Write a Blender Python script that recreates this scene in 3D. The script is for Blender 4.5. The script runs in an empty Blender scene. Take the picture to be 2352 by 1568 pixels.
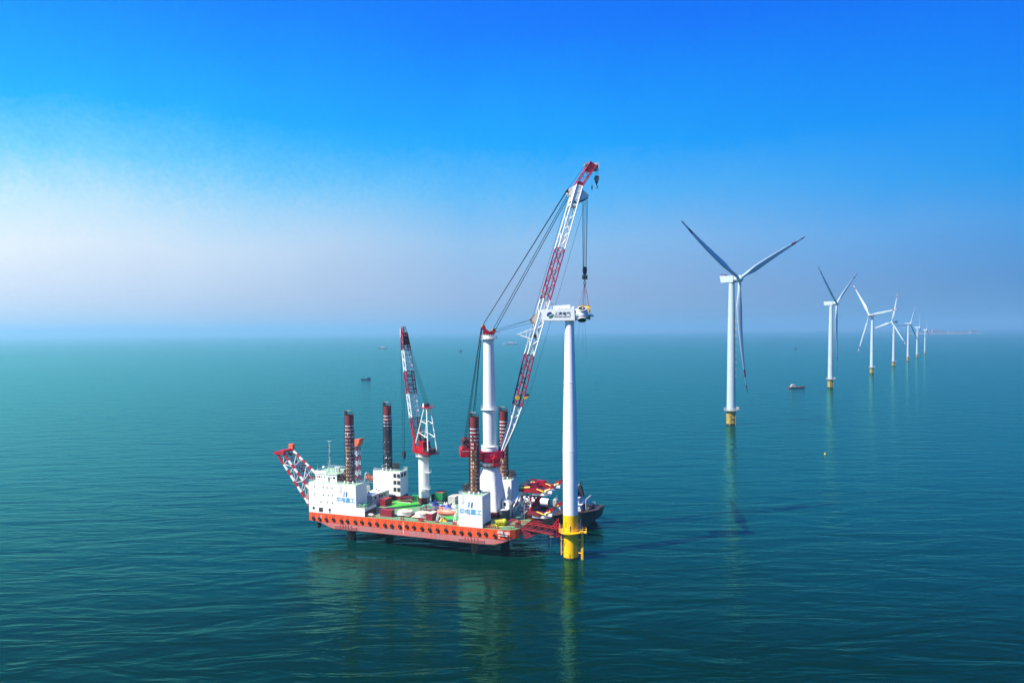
import bpy, math, random
from mathutils import Vector, Matrix
R = math.radians
random.seed(7)
SC = bpy.context.scene
COL = SC.collection

# ------------------------------------------------------------------ camera
CAM_H = 80.0
F_PX, PITCH, ROLL = 1701.0, 0.048, 0.0093          # in a 2352 px wide frame
cam = bpy.data.cameras.new("camera")
cam_o = bpy.data.objects.new("camera", cam)
COL.objects.link(cam_o)
cam.sensor_width = 36.0
cam.lens = F_PX / 2352 * 36.0
cam.clip_start = 1.0
cam.clip_end = 90000.0
cam.shift_y = (759 + F_PX * math.tan(PITCH) - 784) / 2352 * -1 * -1
fwd = Vector((0, math.cos(PITCH), -math.sin(PITCH)))
right = Vector((1, 0, 0)); up = right.cross(fwd)
m3 = Matrix((right, up, -fwd)).transposed()
m3 = m3 @ Matrix.Rotation(-ROLL, 3, 'Z')
cam_o.matrix_world = Matrix.Translation((0, 0, CAM_H)) @ m3.to_4x4()
SC.camera = cam_o

# ------------------------------------------------------------------ light
SUN_TO = Vector((-0.597, -0.265, 0.758)).normalized()      # towards the sun
sun_el = math.asin(SUN_TO.z)
sun_az = math.atan2(SUN_TO.x, SUN_TO.y)
sl = bpy.data.lights.new("sun", 'SUN'); sl.energy = 5.0; sl.angle = R(0.5); sl.color = (1.0, 0.95, 0.86)
so = bpy.data.objects.new("sun", sl); COL.objects.link(so)
so.rotation_euler = (-SUN_TO).to_track_quat('-Z', 'Y').to_euler()
SC.view_settings.view_transform = 'Standard'
SC.view_settings.look = 'None'
SC.view_settings.gamma = 1.0
SC.view_settings.exposure = 1.0
SC.cycles.use_denoising = True
SC.cycles.max_bounces = 6
SC.cycles.volume_bounces = 0
SC.cycles.transparent_max_bounces = 8
SC.cycles.caustics_reflective = False
SC.cycles.caustics_refractive = False

world = bpy.data.worlds.new("World"); SC.world = world
world.use_nodes = True
wn, wl = world.node_tree.nodes, world.node_tree.links
for n in list(wn): wn.remove(n)

def wnode(t, **kw):
    n = wn.new(t)
    for k, v in kw.items(): setattr(n, k, v)
    return n
def s2l(c):
    return tuple((x / 255 / 12.92 if x / 255 <= 0.04045 else ((x / 255 + 0.055) / 1.055) ** 2.4) for x in c)
def math_n(op, a, b=None, clamp=False):
    n = wn.new('ShaderNodeMath'); n.operation = op; n.use_clamp = clamp
    for i, x in enumerate((a, b)):
        if x is None: continue
        if isinstance(x, (int, float)): n.inputs[i].default_value = x
        else: wl.new(x, n.inputs[i])
    return n.outputs[0]
def ramp(stops, fac):
    n = wn.new('ShaderNodeValToRGB')
    cr = n.color_ramp
    cr.interpolation = 'EASE' if False else 'LINEAR'
    while len(cr.elements) < len(stops): cr.elements.new(0.5)
    for e, (p, c) in zip(cr.elements, stops):
        e.position = p; l = s2l(c); e.color = (l[0], l[1], l[2], 1)
    wl.new(fac, n.inputs[0]); return n.outputs[0]
tc = wnode('ShaderNodeTexCoord')
sep = wnode('ShaderNodeSeparateXYZ'); wl.new(tc.outputs['Generated'], sep.inputs[0])
elev = math_n('ARCSINE', sep.outputs[2])
elev = math_n('MULTIPLY', elev, 1 / 0.6)                   # 0..1 over 0..34 degrees
# slow mottling, like thin high haze
nz = wnode('ShaderNodeTexNoise'); nz.inputs['Scale'].default_value = 5.0; nz.inputs['Detail'].default_value = 8
nz.inputs['Roughness'].default_value = 0.65
wl.new(tc.outputs['Generated'], nz.inputs['Vector'])
elev = math_n('ADD', elev, math_n('MULTIPLY', math_n('SUBTRACT', nz.outputs[0], 0.5), 0.10))
nz2 = wnode('ShaderNodeTexNoise'); nz2.inputs['Scale'].default_value = 170.0; nz2.inputs['Detail'].default_value = 4
wl.new(tc.outputs['Generated'], nz2.inputs['Vector'])
elev = math_n('ADD', elev, math_n('MULTIPLY', math_n('SUBTRACT', nz2.outputs[0], 0.5), 0.06))
elev = math_n('MAXIMUM', elev, 0.0)
az = math_n('ARCTAN2', sep.outputs[0], sep.outputs[1])
af = math_n('ADD', math_n('MULTIPLY', az, 1 / 1.22), 0.5, clamp=True)   # 0 at -35 deg, 1 at +35 deg
SKY_L = [(0.0, (206, 218, 236)), (0.08, (222, 232, 248)), (0.17, (240, 248, 255)), (0.25, (206, 240, 255)), (0.34, (120, 214, 255)),
         (0.44, (20, 182, 255)), (0.55, (0, 158, 255)), (0.72, (0, 124, 255))]
SKY_M = [(0.0, (150, 176, 206)), (0.08, (160, 184, 220)), (0.20, (150, 196, 238)), (0.30, (96, 188, 250)),
         (0.40, (10, 168, 255)), (0.53, (0, 146, 255)), (0.63, (0, 124, 255)), (0.74, (0, 110, 252))]
SKY_R = [(0.0, (92, 148, 194)), (0.08, (84, 144, 204)), (0.19, (70, 156, 230)), (0.28, (16, 152, 240)),
         (0.40, (0, 140, 248)), (0.53, (0, 122, 248)), (0.63, (0, 108, 244)), (0.74, (0, 96, 236))]
cl, cm, cr_ = (ramp(s, elev) for s in (SKY_L, SKY_M, SKY_R))
def mixc(f, a, b):
    n = wn.new('ShaderNodeMix'); n.data_type = 'RGBA'
    if isinstance(f, float): n.inputs[0].default_value = f
    else: wl.new(f, n.inputs[0])
    wl.new(a, n.inputs[6]); wl.new(b, n.inputs[7]); return n.outputs[2]
f1 = math_n('MULTIPLY', af, 2.2, clamp=True)
f2 = math_n('SUBTRACT', math_n('MULTIPLY', af, 2.0), 1.0, clamp=True)
skyc = mixc(f2, mixc(f1, cl, cm), cr_)
nish = wnode('ShaderNodeTexSky', sky_type='NISHITA')
nish.sun_disc = False; nish.sun_elevation = sun_el; nish.sun_rotation = sun_az
nb = wnode('ShaderNodeBackground'); wl.new(nish.outputs[0], nb.inputs[0]); nb.inputs[1].default_value = 0.0003
gb = wnode('ShaderNodeBackground'); wl.new(skyc, gb.inputs[0]); gb.inputs[1].default_value = 0.50
ad = wnode('ShaderNodeAddShader'); wl.new(nb.outputs[0], ad.inputs[0]); wl.new(gb.outputs[0], ad.inputs[1])
wo = wnode('ShaderNodeOutputWorld'); wl.new(ad.outputs[0], wo.inputs[0])

# ------------------------------------------------------------------ materials
MATS = {}
def mat(name, col, rough=0.5, metal=0.0, col2=None, nscale=0.4, lo=0.45, hi=0.7, stain=None, streak=0.5,
        s_amt=0.6, bump=0.0, bscale=3.0, spec=None):
    """base colour, broken up by noise towards col2, plus vertical run-down stains"""
    if name in MATS: return MATS[name]
    m = bpy.data.materials.new(name); m.use_nodes = True
    N, Lk = m.node_tree.nodes, m.node_tree.links
    b = N['Principled BSDF']
    b.inputs['Roughness'].default_value = rough
    b.inputs['Metallic'].default_value = metal
    if spec is not None: b.inputs['Specular IOR Level'].default_value = spec
    t = N.new('ShaderNodeTexCoord')
    def noise(sc, vec=None, det=5):
        n = N.new('ShaderNodeTexNoise'); n.inputs['Scale'].default_value = sc; n.inputs['Detail'].default_value = det
        Lk.new(vec or t.outputs['Object'], n.inputs['Vector']); return n.outputs[0]
    def rng(v, a, c):
        n = N.new('ShaderNodeMapRange'); n.inputs[1].default_value = a; n.inputs[2].default_value = c
        Lk.new(v, n.inputs[0]); return n.outputs[0]
    def mix(f, a, c):
        n = N.new('ShaderNodeMix'); n.data_type = 'RGBA'; Lk.new(f, n.inputs[0])
        for i, x in ((6, a), (7, c)):
            if isinstance(x, tuple): n.inputs[i].default_value = (*x, 1)
            else: Lk.new(x, n.inputs[i])
        return n.outputs[2]
    if col2 is None: col2 = tuple(x * 0.78 for x in col)
    c = mix(rng(noise(nscale), lo, hi), col, col2)
    if stain:
        mp = N.new('ShaderNodeMapping'); mp.inputs['Scale'].default_value = (streak * 3, streak * 3, streak * 0.25)
        Lk.new(t.outputs['Object'], mp.inputs[0])
        f = rng(noise(1.0, mp.outputs[0], 7), 1.0 - s_amt + 0.08, 1.0 - s_amt + 0.22)
        c = mix(f, c, stain)
    Lk.new(c, b.inputs['Base Color'])
    if bump:
        bn = N.new('ShaderNodeBump'); bn.inputs['Strength'].default_value = 0.5; bn.inputs['Distance'].default_value = bump
        Lk.new(noise(bscale), bn.inputs['Height']); Lk.new(bn.outputs[0], b.inputs['Normal'])
    MATS[name] = m
    return m

WHITE = mat('white_paint', (0.78, 0.77, 0.69), 0.45, stain=(0.42, 0.36, 0.28), s_amt=0.34, streak=0.5, col2=(0.74, 0.74, 0.72))
TURB = mat('turbine_white', (0.78, 0.79, 0.78), 0.38, col2=(0.70, 0.72, 0.71), nscale=0.1, stain=(.55, .53, .48), s_amt=.33, streak=.25)
RAIL = mat('rail_white', (0.62, 0.64, 0.62), 0.5)
RED = mat('crane_red', (0.28, 0.002, 0.014), 0.5, spec=.3, col2=(0.20, 0.002, 0.012))
CRIM = mat('boom_crimson', (0.32, 0.003, 0.045), 0.55, spec=0.15, col2=(0.24, 0.002, 0.035))
BRED = mat('bright_red', (0.42, 0.004, 0.014), 0.5, spec=.3, col2=(0.30, 0.004, 0.014))
DRED = mat('dark_red_paint', (0.17, 0.008, 0.014), 0.5, col2=(0.11, 0.008, 0.012))
ORANGE = mat('hull_orange', (0.82, 0.075, 0.006), 0.5, col2=(0.70, 0.09, 0.03), nscale=0.12, stain=(0.34, 0.05, 0.02), s_amt=0.47, streak=0.4)
PINK = mat('hull_pink', (0.52, 0.13, 0.11), 0.6, col2=(0.42, 0.16, 0.15), nscale=0.18, lo=0.4, hi=0.6, stain=(0.30, 0.14, 0.09), s_amt=0.48, streak=0.35)
GREEN = mat('deck_green', (0.10, 0.235, 0.095), 0.6, col2=(0.15, 0.25, 0.12), nscale=0.25, lo=0.35, hi=0.65, stain=(0.17, 0.15, 0.09), s_amt=0.40, streak=0.2)
FRESH = mat('fresh_green', (0.05, 0.42, 0.02), 0.5, col2=(0.07, 0.36, 0.04), nscale=0.5)
ROOFG = mat('roof_green', (0.26, 0.48, 0.24), 0.6, col2=(0.32, 0.46, 0.28), nscale=0.5)
CGREEN = mat('container_green', (0.012, 0.24, 0.07), 0.5, col2=(0.01, 0.17, 0.06))
RUST = mat('rust', (0.22, 0.07, 0.03), 0.8, col2=(0.34, 0.10, 0.05), nscale=2.0)
BROWN = mat('leg_rust', (0.11, 0.035, 0.018), 0.7, col2=(0.26, 0.10, 0.04), nscale=0.55, lo=0.42, hi=0.58, stain=(0.03, 0.015, 0.012), s_amt=0.5, streak=0.5, bump=0.04)
MAROON = mat('leg_maroon', (0.17, 0.012, 0.016), 0.5, col2=(0.13, 0.01, 0.014), stain=(0.07, 0.02, 0.015), s_amt=0.36)
NAVY = mat('leg_dark', (0.014, 0.014, 0.03), 0.5, col2=(0.05, 0.03, 0.03), stain=(0.09, 0.09, 0.10), s_amt=0.36)
BAND = mat('leg_band_white', (0.66, 0.64, 0.62), 0.55, stain=(0.20, 0.13, 0.09), s_amt=0.42, streak=0.8)
BLACK = mat('black_rubber', (0.012, 0.010, 0.010), 0.7)
DARK = mat('dark_steel', (0.025, 0.022, 0.025), 0.5)
GLASS = mat('window_glass', (0.012, 0.016, 0.02), 0.12)
ROPE = mat('wire_rope', (0.006, 0.008, 0.014), 0.8, spec=0.1)
GREY = mat('grey_steel', (0.32, 0.31, 0.29), 0.6, stain=(0.20, 0.12, 0.08), s_amt=0.40)
LGREY = mat('pale_grey_paint', (0.55, 0.54, 0.50), 0.6, stain=(0.30, 0.24, 0.17), s_amt=0.42)
FRAMEB = mat('brown_grey_steel', (0.17, 0.13, 0.13), 0.6, col2=(0.22, 0.15, 0.13), nscale=1.0)
YELLOW = mat('yellow_paint', (0.85, 0.47, 0.0), 0.42, col2=(0.78, 0.42, 0.0), stain=(0.45, 0.22, 0.01), s_amt=0.34)
YEL2 = mat('lemon_paint', (0.85, 0.66, 0.04), 0.45)
LIFE = mat('lifeboat_orange', (0.80, 0.20, 0.10), 0.45, col2=(0.74, 0.26, 0.16))
BLUET = mat('blue_tarpaulin', (0.008, 0.02, 0.20), 0.45, col2=(0.02, 0.05, 0.28), nscale=1.4, bump=0.25, bscale=1.6)
GREENT = mat('green_tarpaulin', (0.0, 0.26, 0.10), 0.5, bump=0.25, bscale=1.6)
WHITET = mat('white_sheet', (0.6, 0.6, 0.58), 0.6, bump=0.25, bscale=1.6)
LBLUE = mat('lettering_pale_blue', (0.08, 0.28, 0.50), 0.5, col2=(0.15, 0.38, 0.56), nscale=1.2)
NBLUE = mat('lettering_navy', (0.01, 0.03, 0.14), 0.5)
EBLUE = mat('emblem_blue', (0.0, 0.03, 0.22), 0.4)
EGREEN = mat('emblem_green', (0.0, 0.16, 0.06), 0.4)
INK = mat('lettering_black', (0.01, 0.01, 0.012), 0.5)
LWHITE = mat('lettering_white', (0.75, 0.72, 0.70), 0.5)
SAND = mat('rusty_cream', (0.70, 0.60, 0.45), 0.6, col2=(0.45, 0.26, 0.12), nscale=0.45, lo=0.45, hi=0.62)
WOOD = mat('timber', (0.24, 0.13, 0.06), 0.7)
SHIPD = mat('ship_deck_dark', (0.045, 0.02, 0.02), 0.7)
SHIPH = mat('ship_hull_dark', (0.012, 0.014, 0.018), 0.5, col2=(0.03, 0.025, 0.022), nscale=0.5)
OLIVE = mat('olive_yellow_paint', (0.45, 0.42, 0.01), 0.45)
TPOLD = mat('weathered_yellow', (0.40, 0.28, 0.03), 0.6, col2=(0.26, 0.19, 0.06), nscale=0.35, stain=(0.16, 0.12, 0.06), s_amt=0.46)
TURB_HAZE = mat('turbine_haze_tint', (0.42, 0.50, 0.52), 0.4, col2=(0.38, 0.46, 0.48), nscale=0.1)  # distance haze mixed into the base colour of the far turbines
LAND = mat('far_land', (0.20, 0.17, 0.15), 0.9)
TOWN = mat('far_building_wall', (0.34, 0.27, 0.27), 0.8)
BLUEB = mat('boat_blue', (0.03, 0.12, 0.24), 0.5)
SEAW = mat('weed_dark', (0.02, 0.018, 0.012), 0.7)

# ------------------------------------------------------------------ mesh builder
class MB:
    def __init__(s): s.v = []; s.f = []; s.mi = []; s.mats = []; s.sm = []
    def _m(s, m):
        if m not in s.mats: s.mats.append(m)
        return s.mats.index(m)
    def add(s, verts, faces, m, smooth=False):
        b = len(s.v); s.v += [Vector(p) for p in verts]; k = s._m(m)
        for f in faces: s.f.append([b + i for i in f]); s.mi.append(k); s.sm.append(smooth)
        return s
    def box(s, a, b, m, M=None):
        x0, y0, z0 = a; x1, y1, z1 = b
        vs = [Vector(p) for p in ((x0, y0, z0), (x1, y0, z0), (x1, y1, z0), (x0, y1, z0), (x0, y0, z1), (x1, y0, z1), (x1, y1, z1), (x0, y1, z1))]
        if M: vs = [M @ p for p in vs]
        return s.add(vs, [(0, 3, 2, 1), (4, 5, 6, 7), (0, 1, 5, 4), (1, 2, 6, 5), (2, 3, 7, 6), (3, 0, 4, 7)], m)
    def tube(s, p, q, r, m, n=6, r2=None, caps=True, smooth=None):
        p, q = Vector(p), Vector(q); d = q - p
        if d.length < 1e-6: return s
        z = d.normalized(); x = z.orthogonal().normalized(); y = z.cross(x)
        if r2 is None: r2 = r
        vs = []
        for c, rr in ((p, r), (q, r2)):
            for i in range(n):
                a = 2 * math.pi * (i + 0.5) / n; vs.append(c + (x * math.cos(a) + y * math.sin(a)) * rr)
        fs = [(i, (i + 1) % n, n + (i + 1) % n, n + i) for i in range(n)]
        s.add(vs, fs, m, (n > 8) if smooth is None else smooth)
        if caps: 
            s.add(vs[:n], [tuple(range(n - 1, -1, -1))], m); s.add(vs[n:], [tuple(range(n))], m)
        return s
    def path(s, pts, r, m, n=5):
        for a, b in zip(pts, pts[1:]): s.tube(a, b, r, m, n)
        return s
    def lathe(s, prof, m, c=(0, 0), n=24, ms=None, caps=True, sq=None):
        """prof: (radius, z) pairs, ms: one material per step"""
        rings = []
        for (r, z) in prof:
            rings.append([Vector((c[0] + r * math.cos(2 * math.pi * i / n), c[1] + r * math.sin(2 * math.pi * i / n), z)) for i in range(n)])
        for k in range(len(prof) - 1):
            a, b = rings[k], rings[k + 1]; mm = ms[k] if ms else m
            s.add(a + b, [(i, (i + 1) % n, n + (i + 1) % n, n + i) for i in range(n)], mm, True)
        if caps:
            if prof[0][0] > 0.01: s.add(rings[0], [tuple(range(n - 1, -1, -1))], ms[0] if ms else m)
            if prof[-1][0] > 0.01: s.add(rings[-1], [tuple(range(n))], ms[-1] if ms else m)
        return s
    def prism(s, pts, z0, z1, m, M=None, side=None):
        """pts: outline in x,y (counter-clockwise), extruded z0..z1, then M"""
        n = len(pts)
        vs = [Vector((x, y, z0)) for x, y in pts] + [Vector((x, y, z1)) for x, y in pts]
        if M: vs = [M @ p for p in vs]
        s.add(vs, [tuple(range(n - 1, -1, -1)), tuple(range(n, 2 * n))], m)
        s.add(vs, [(i, (i + 1) % n, n + (i + 1) % n, n + i) for i in range(n)], side or m)
        return s
    def torus(s, c, axis, R_, r, m, n=24, k=8):
        c = Vector(c); z = Vector(axis).normalized(); x = z.orthogonal().normalized(); y = z.cross(x)
        vs = []
        for i in range(n):
            a = 2 * math.pi * i / n; e = x * math.cos(a) + y * math.sin(a)
            for j in range(k):
                b = 2 * math.pi * j / k; vs.append(c + e * (R_ + r * math.cos(b)) + z * r * math.sin(b))
        fs = [(i * k + j, ((i + 1) % n) * k + j, ((i + 1) % n) * k + (j + 1) % k, i * k + (j + 1) % k) for i in range(n) for j in range(k)]
        return s.add(vs, fs, m, True)
    def sphere(s, c, r, m, n=16, k=10, sc=(1, 1, 1), lo=-1.0, hi=1.0):
        c = Vector(c); vs = []
        for j in range(k + 1):
            t = lo * math.pi / 2 + (hi - lo) * math.pi / 2 * j / k
            for i in range(n):
                a = 2 * math.pi * i / n
                vs.append(c + Vector((math.cos(t) * math.cos(a) * sc[0], math.cos(t) * math.sin(a) * sc[1], math.sin(t) * sc[2])) * r)
        fs = [(j * n + i, j * n + (i + 1) % n, (j + 1) * n + (i + 1) % n, (j + 1) * n + i) for j in range(k) for i in range(n)]
        return s.add(vs, fs, m, True)
    def mesh(s, name, org=None):
        me = bpy.data.meshes.new(name)
        o = Vector(org) if org else Vector()
        me.from_pydata([tuple(p - o) for p in s.v], [], s.f)
        for m in s.mats: me.materials.append(m)
        me.polygons.foreach_set('material_index', s.mi)
        me.polygons.foreach_set('use_smooth', s.sm)
        me.update()
        return me
    def build(s, name, parent=None, label=None):
        org = ORG.get(parent.name) if parent else None
        o = bpy.data.objects.new(name, s.mesh(name, org)); COL.objects.link(o)
        if parent: o.parent = parent
        ORG[o.name] = org or (0, 0, 0)
        if label: o['label'] = label
        return o

ORG = {}
BX, BY, BH = -79.618, 285.811, -0.369        # barge corner and heading
BM = Matrix.Translation((BX, BY, 0)) @ Matrix.Rotation(BH, 4, 'Z')
DK = 10.233                                  # deck level

def thing(name, label, cat, M, org=(0, 0, 0), group=None):
    """Empty at `org` of the frame M; parts are built in frame coordinates"""
    o = bpy.data.objects.new(name, None); COL.objects.link(o)
    o.matrix_world = M @ Matrix.Translation(org)
    o['label'] = label; o['category'] = cat
    if group: o['group'] = group
    o.empty_display_size = 0.5
    ORG[o.name] = tuple(org)
    return o
def bthing(name, label, cat, u, v, z=DK, group=None): return thing(name, label, cat, BM, (u, v, z), group)
def solo(mb, name, label, cat, M, org, group=None, kind=None):
    me = mb.mesh(name, org)
    o = bpy.data.objects.new(name, me); COL.objects.link(o)
    o.matrix_world = M @ Matrix.Translation(org)
    if label: o['label'] = label
    if cat: o['category'] = cat
    if group: o['group'] = group
    if kind: o['kind'] = kind
    ORG[o.name] = tuple(org)
    return o
def dup(root, M, org, label):
    c = root.copy(); COL.objects.link(c); c.matrix_world = M @ Matrix.Translation(org); c['label'] = label
    def rec(a, b):
        for ch in a.children:
            k = ch.copy(); COL.objects.link(k); k.parent = b; rec(ch, k)
    rec(root, c)
    return c

def rail(mb, pts, m=None, h=1.1, post=1.5, r=0.045, closed=False, rows=(1.0, 0.5)):
    m = m or RAIL
    pts = [Vector(p) for p in pts]
    if closed: pts = pts + [pts[0]]
    for a, b in zip(pts, pts[1:]):
        n = max(1, round((b - a).length / post))
        for i in range(n + 1):
            p = a.lerp(b, i / n); mb.tube(p, p + Vector((0, 0, h)), r, m, 4, caps=False)
        for q in rows: mb.tube(a + Vector((0, 0, h * q)), b + Vector((0, 0, h * q)), r * 0.85, m, 4, caps=False)
def ringpts(c, r, z, n=20, a0=0.0, a1=2 * math.pi):
    return [(c[0] + r * math.cos(a0 + (a1 - a0) * i / n), c[1] + r * math.sin(a0 + (a1 - a0) * i / n), z) for i in range(n + (a1 - a0 < 6.28))]

def text_mesh(s, size, m, name, M, parent, depth=0.02, bold=0.0, sx=1.0, label=None, italic=0.0):
    """letters lie in x,y of M"""
    cu = bpy.data.curves.new(name, 'FONT'); cu.body = s; cu.size = size; cu.extrude = depth; cu.offset = bold
    cu.align_x = 'CENTER'; cu.align_y = 'CENTER'; cu.shear = italic; cu.resolution_u = 3
    t = bpy.data.objects.new(name, cu); COL.objects.link(t)
    dg = bpy.context.evaluated_depsgraph_get(); dg.update()
    me = bpy.data.meshes.new_from_object(t.evaluated_get(dg))
    bpy.data.objects.remove(t); bpy.data.curves.remove(cu)
    me.transform(M @ Matrix.Diagonal((sx, 1, 1, 1)))
    me.transform(Matrix.Translation(-Vector(ORG[parent.name])))
    me.materials.clear(); me.materials.append(m); me.name = name
    o = bpy.data.objects.new(name, me); COL.objects.link(o); o.parent = parent; ORG[o.name] = ORG[parent.name]
    if label: o['label'] = label
    return o
def wallM(u, v, z):      # x -> +u, y -> up, facing -v
    return Matrix(((1, 0, 0, u), (0, 0, -1, v), (0, 1, 0, z), (0, 0, 0, 1)))

def truss(mb, A, B, m, rm, rl, n, faces=(0, 1, 2, 3), cross=False, rungs=True, seg=6):
    """box truss between two quads A (4 corners) and B, chords rm, lacing rl, n bays"""
    A = [Vector(p) for p in A]; B = [Vector(p) for p in B]
    for a, b in zip(A, B): mb.tube(a, b, rm, m, seg)
    for f in faces:
        a0, b0, a1, b1 = A[f], B[f], A[(f + 1) % 4], B[(f + 1) % 4]
        for i in range(n):
            t0, t1 = i / n, (i + 1) / n
            p, q = a0.lerp(b0, t0), a1.lerp(b1, t0); p1, q1 = a0.lerp(b0, t1), a1.lerp(b1, t1)
            if (i + f) % 2: mb.tube(p, q1, rl, m, 4, caps=False)
            else: mb.tube(q, p1, rl, m, 4, caps=False)
            if cross:
                if (i + f) % 2: mb.tube(q, p1, rl, m, 4, caps=False)
                else: mb.tube(p, q1, rl, m, 4, caps=False)
            if rungs: mb.tube(p, q, rl, m, 4, caps=False)
        if rungs: mb.tube(b0, b1, rl, m, 4, caps=False)
def quad_at(axis_p, du, dv, h, w):
    return [axis_p + du * (-h / 2) + dv * (-w / 2), axis_p + du * (h / 2) + dv * (-w / 2), axis_p + du * (h / 2) + dv * (w / 2), axis_p + du * (-h / 2) + dv * (w / 2)]

# ------------------------------------------------------------------ sea
def water_material():
    m = bpy.data.materials.new('sea_water'); m.use_nodes = True
    N, Lk = m.node_tree.nodes, m.node_tree.links
    b = N['Principled BSDF']
    t = N.new('ShaderNodeTexCoord')
    def mapping(sx, sy, rot):
        mp = N.new('ShaderNodeMapping'); mp.inputs['Scale'].default_value = (sx, sy, 1); mp.inputs['Rotation'].default_value = (0, 0, R(rot))
        Lk.new(t.outputs['Object'], mp.inputs[0]); return mp.outputs[0]
    def noise(vec, det=3, rough=0.5, dist=0.0):
        n = N.new('ShaderNodeTexNoise'); n.inputs['Scale'].default_value = 1; n.inputs['Detail'].default_value = det
        n.inputs['Roughness'].default_value = rough; n.inputs['Distortion'].default_value = dist
        Lk.new(vec, n.inputs['Vector']); return n.outputs[0]
    def mth(op, a, c):
        n = N.new('ShaderNodeMath'); n.operation = op
        for i, x in enumerate((a, c)):
            if isinstance(x, (int, float)): n.inputs[i].default_value = x
            else: Lk.new(x, n.inputs[i])
        return n.outputs[0]
    big = noise(mapping(0.030, 0.10, -24), 3, 0.55, 0.6)
    mid = noise(mapping(0.13, 0.34, -20), 3, 0.55, 0.4)
    sml = noise(mapping(0.9, 1.8, -30), 3, 0.6)
    h = mth('ADD', mth('ADD', mth('MULTIPLY', big, WAVE[0]), mth('MULTIPLY', mid, WAVE[1])), mth('MULTIPLY', sml, WAVE[2]))
    bp = N.new('ShaderNodeBump'); bp.inputs['Strength'].default_value = 1.0; bp.inputs['Distance'].default_value = 1.0
    Lk.new(h, bp.inputs['Height'])
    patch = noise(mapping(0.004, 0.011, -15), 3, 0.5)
    sx_ = N.new('ShaderNodeSeparateXYZ'); Lk.new(t.outputs['Object'], sx_.inputs[0])      # base colour darkened in the foreground as painted shading, turquoise further out
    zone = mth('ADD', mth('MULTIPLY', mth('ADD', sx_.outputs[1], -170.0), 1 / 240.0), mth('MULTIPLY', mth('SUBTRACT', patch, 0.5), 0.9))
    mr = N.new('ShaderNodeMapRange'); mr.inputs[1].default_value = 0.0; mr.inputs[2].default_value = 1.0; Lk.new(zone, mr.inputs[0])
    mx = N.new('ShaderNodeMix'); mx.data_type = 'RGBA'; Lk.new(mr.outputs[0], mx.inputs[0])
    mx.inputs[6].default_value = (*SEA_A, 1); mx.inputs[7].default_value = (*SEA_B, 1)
    df = N.new('ShaderNodeBsdfDiffuse'); Lk.new(mx.outputs[2], df.inputs[0]); Lk.new(bp.outputs[0], df.inputs['Normal'])
    gl = N.new('ShaderNodeBsdfGlossy'); gl.inputs[0].default_value = (*SEA_GLOSS, 1); gl.inputs['Roughness'].default_value = 0.11
    Lk.new(bp.outputs[0], gl.inputs['Normal'])
    fr = N.new('ShaderNodeFresnel'); fr.inputs[0].default_value = 1.33; Lk.new(bp.outputs[0], fr.inputs['Normal'])
    ms = N.new('ShaderNodeMixShader'); Lk.new(fr.outputs[0], ms.inputs[0]); Lk.new(df.outputs[0], ms.inputs[1]); Lk.new(gl.outputs[0], ms.inputs[2])
    N.remove(b); Lk.new(ms.outputs[0], [n for n in N if n.type == 'OUTPUT_MATERIAL'][0].inputs[0])
    return m
WAVE = (1.1, 0.20, 0.03)
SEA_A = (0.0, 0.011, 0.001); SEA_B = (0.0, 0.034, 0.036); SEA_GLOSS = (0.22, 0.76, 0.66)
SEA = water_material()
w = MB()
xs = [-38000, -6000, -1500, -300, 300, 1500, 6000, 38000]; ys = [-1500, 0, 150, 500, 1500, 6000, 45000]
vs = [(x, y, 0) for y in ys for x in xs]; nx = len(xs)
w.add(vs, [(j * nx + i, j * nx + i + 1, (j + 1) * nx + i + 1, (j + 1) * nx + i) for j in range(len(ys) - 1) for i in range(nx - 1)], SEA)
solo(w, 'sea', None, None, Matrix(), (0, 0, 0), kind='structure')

# haze: one closed box of even, pale air
hz = MB(); hz.box((-39000, -1600, -1.0), (39000, 46000, 225.0), DARK)
ho = solo(hz, 'haze', None, None, Matrix(), (0, 0, 0), kind='stuff')
hm = bpy.data.materials.new('haze_air'); hm.use_nodes = True
for n in list(hm.node_tree.nodes):
    if n.type == 'BSDF_PRINCIPLED': hm.node_tree.nodes.remove(n)
pv = hm.node_tree.nodes.new('ShaderNodeVolumePrincipled')
pv.inputs['Color'].default_value = (0.42, 0.85, 1.0, 1); pv.inputs['Density'].default_value = 0.00013
pv.inputs['Anisotropy'].default_value = 0.35
hm.node_tree.links.new(pv.outputs[0], [n for n in hm.node_tree.nodes if n.type == 'OUTPUT_MATERIAL'][0].inputs['Volume'])
ho.data.materials.clear(); ho.data.materials.append(hm)

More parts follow.
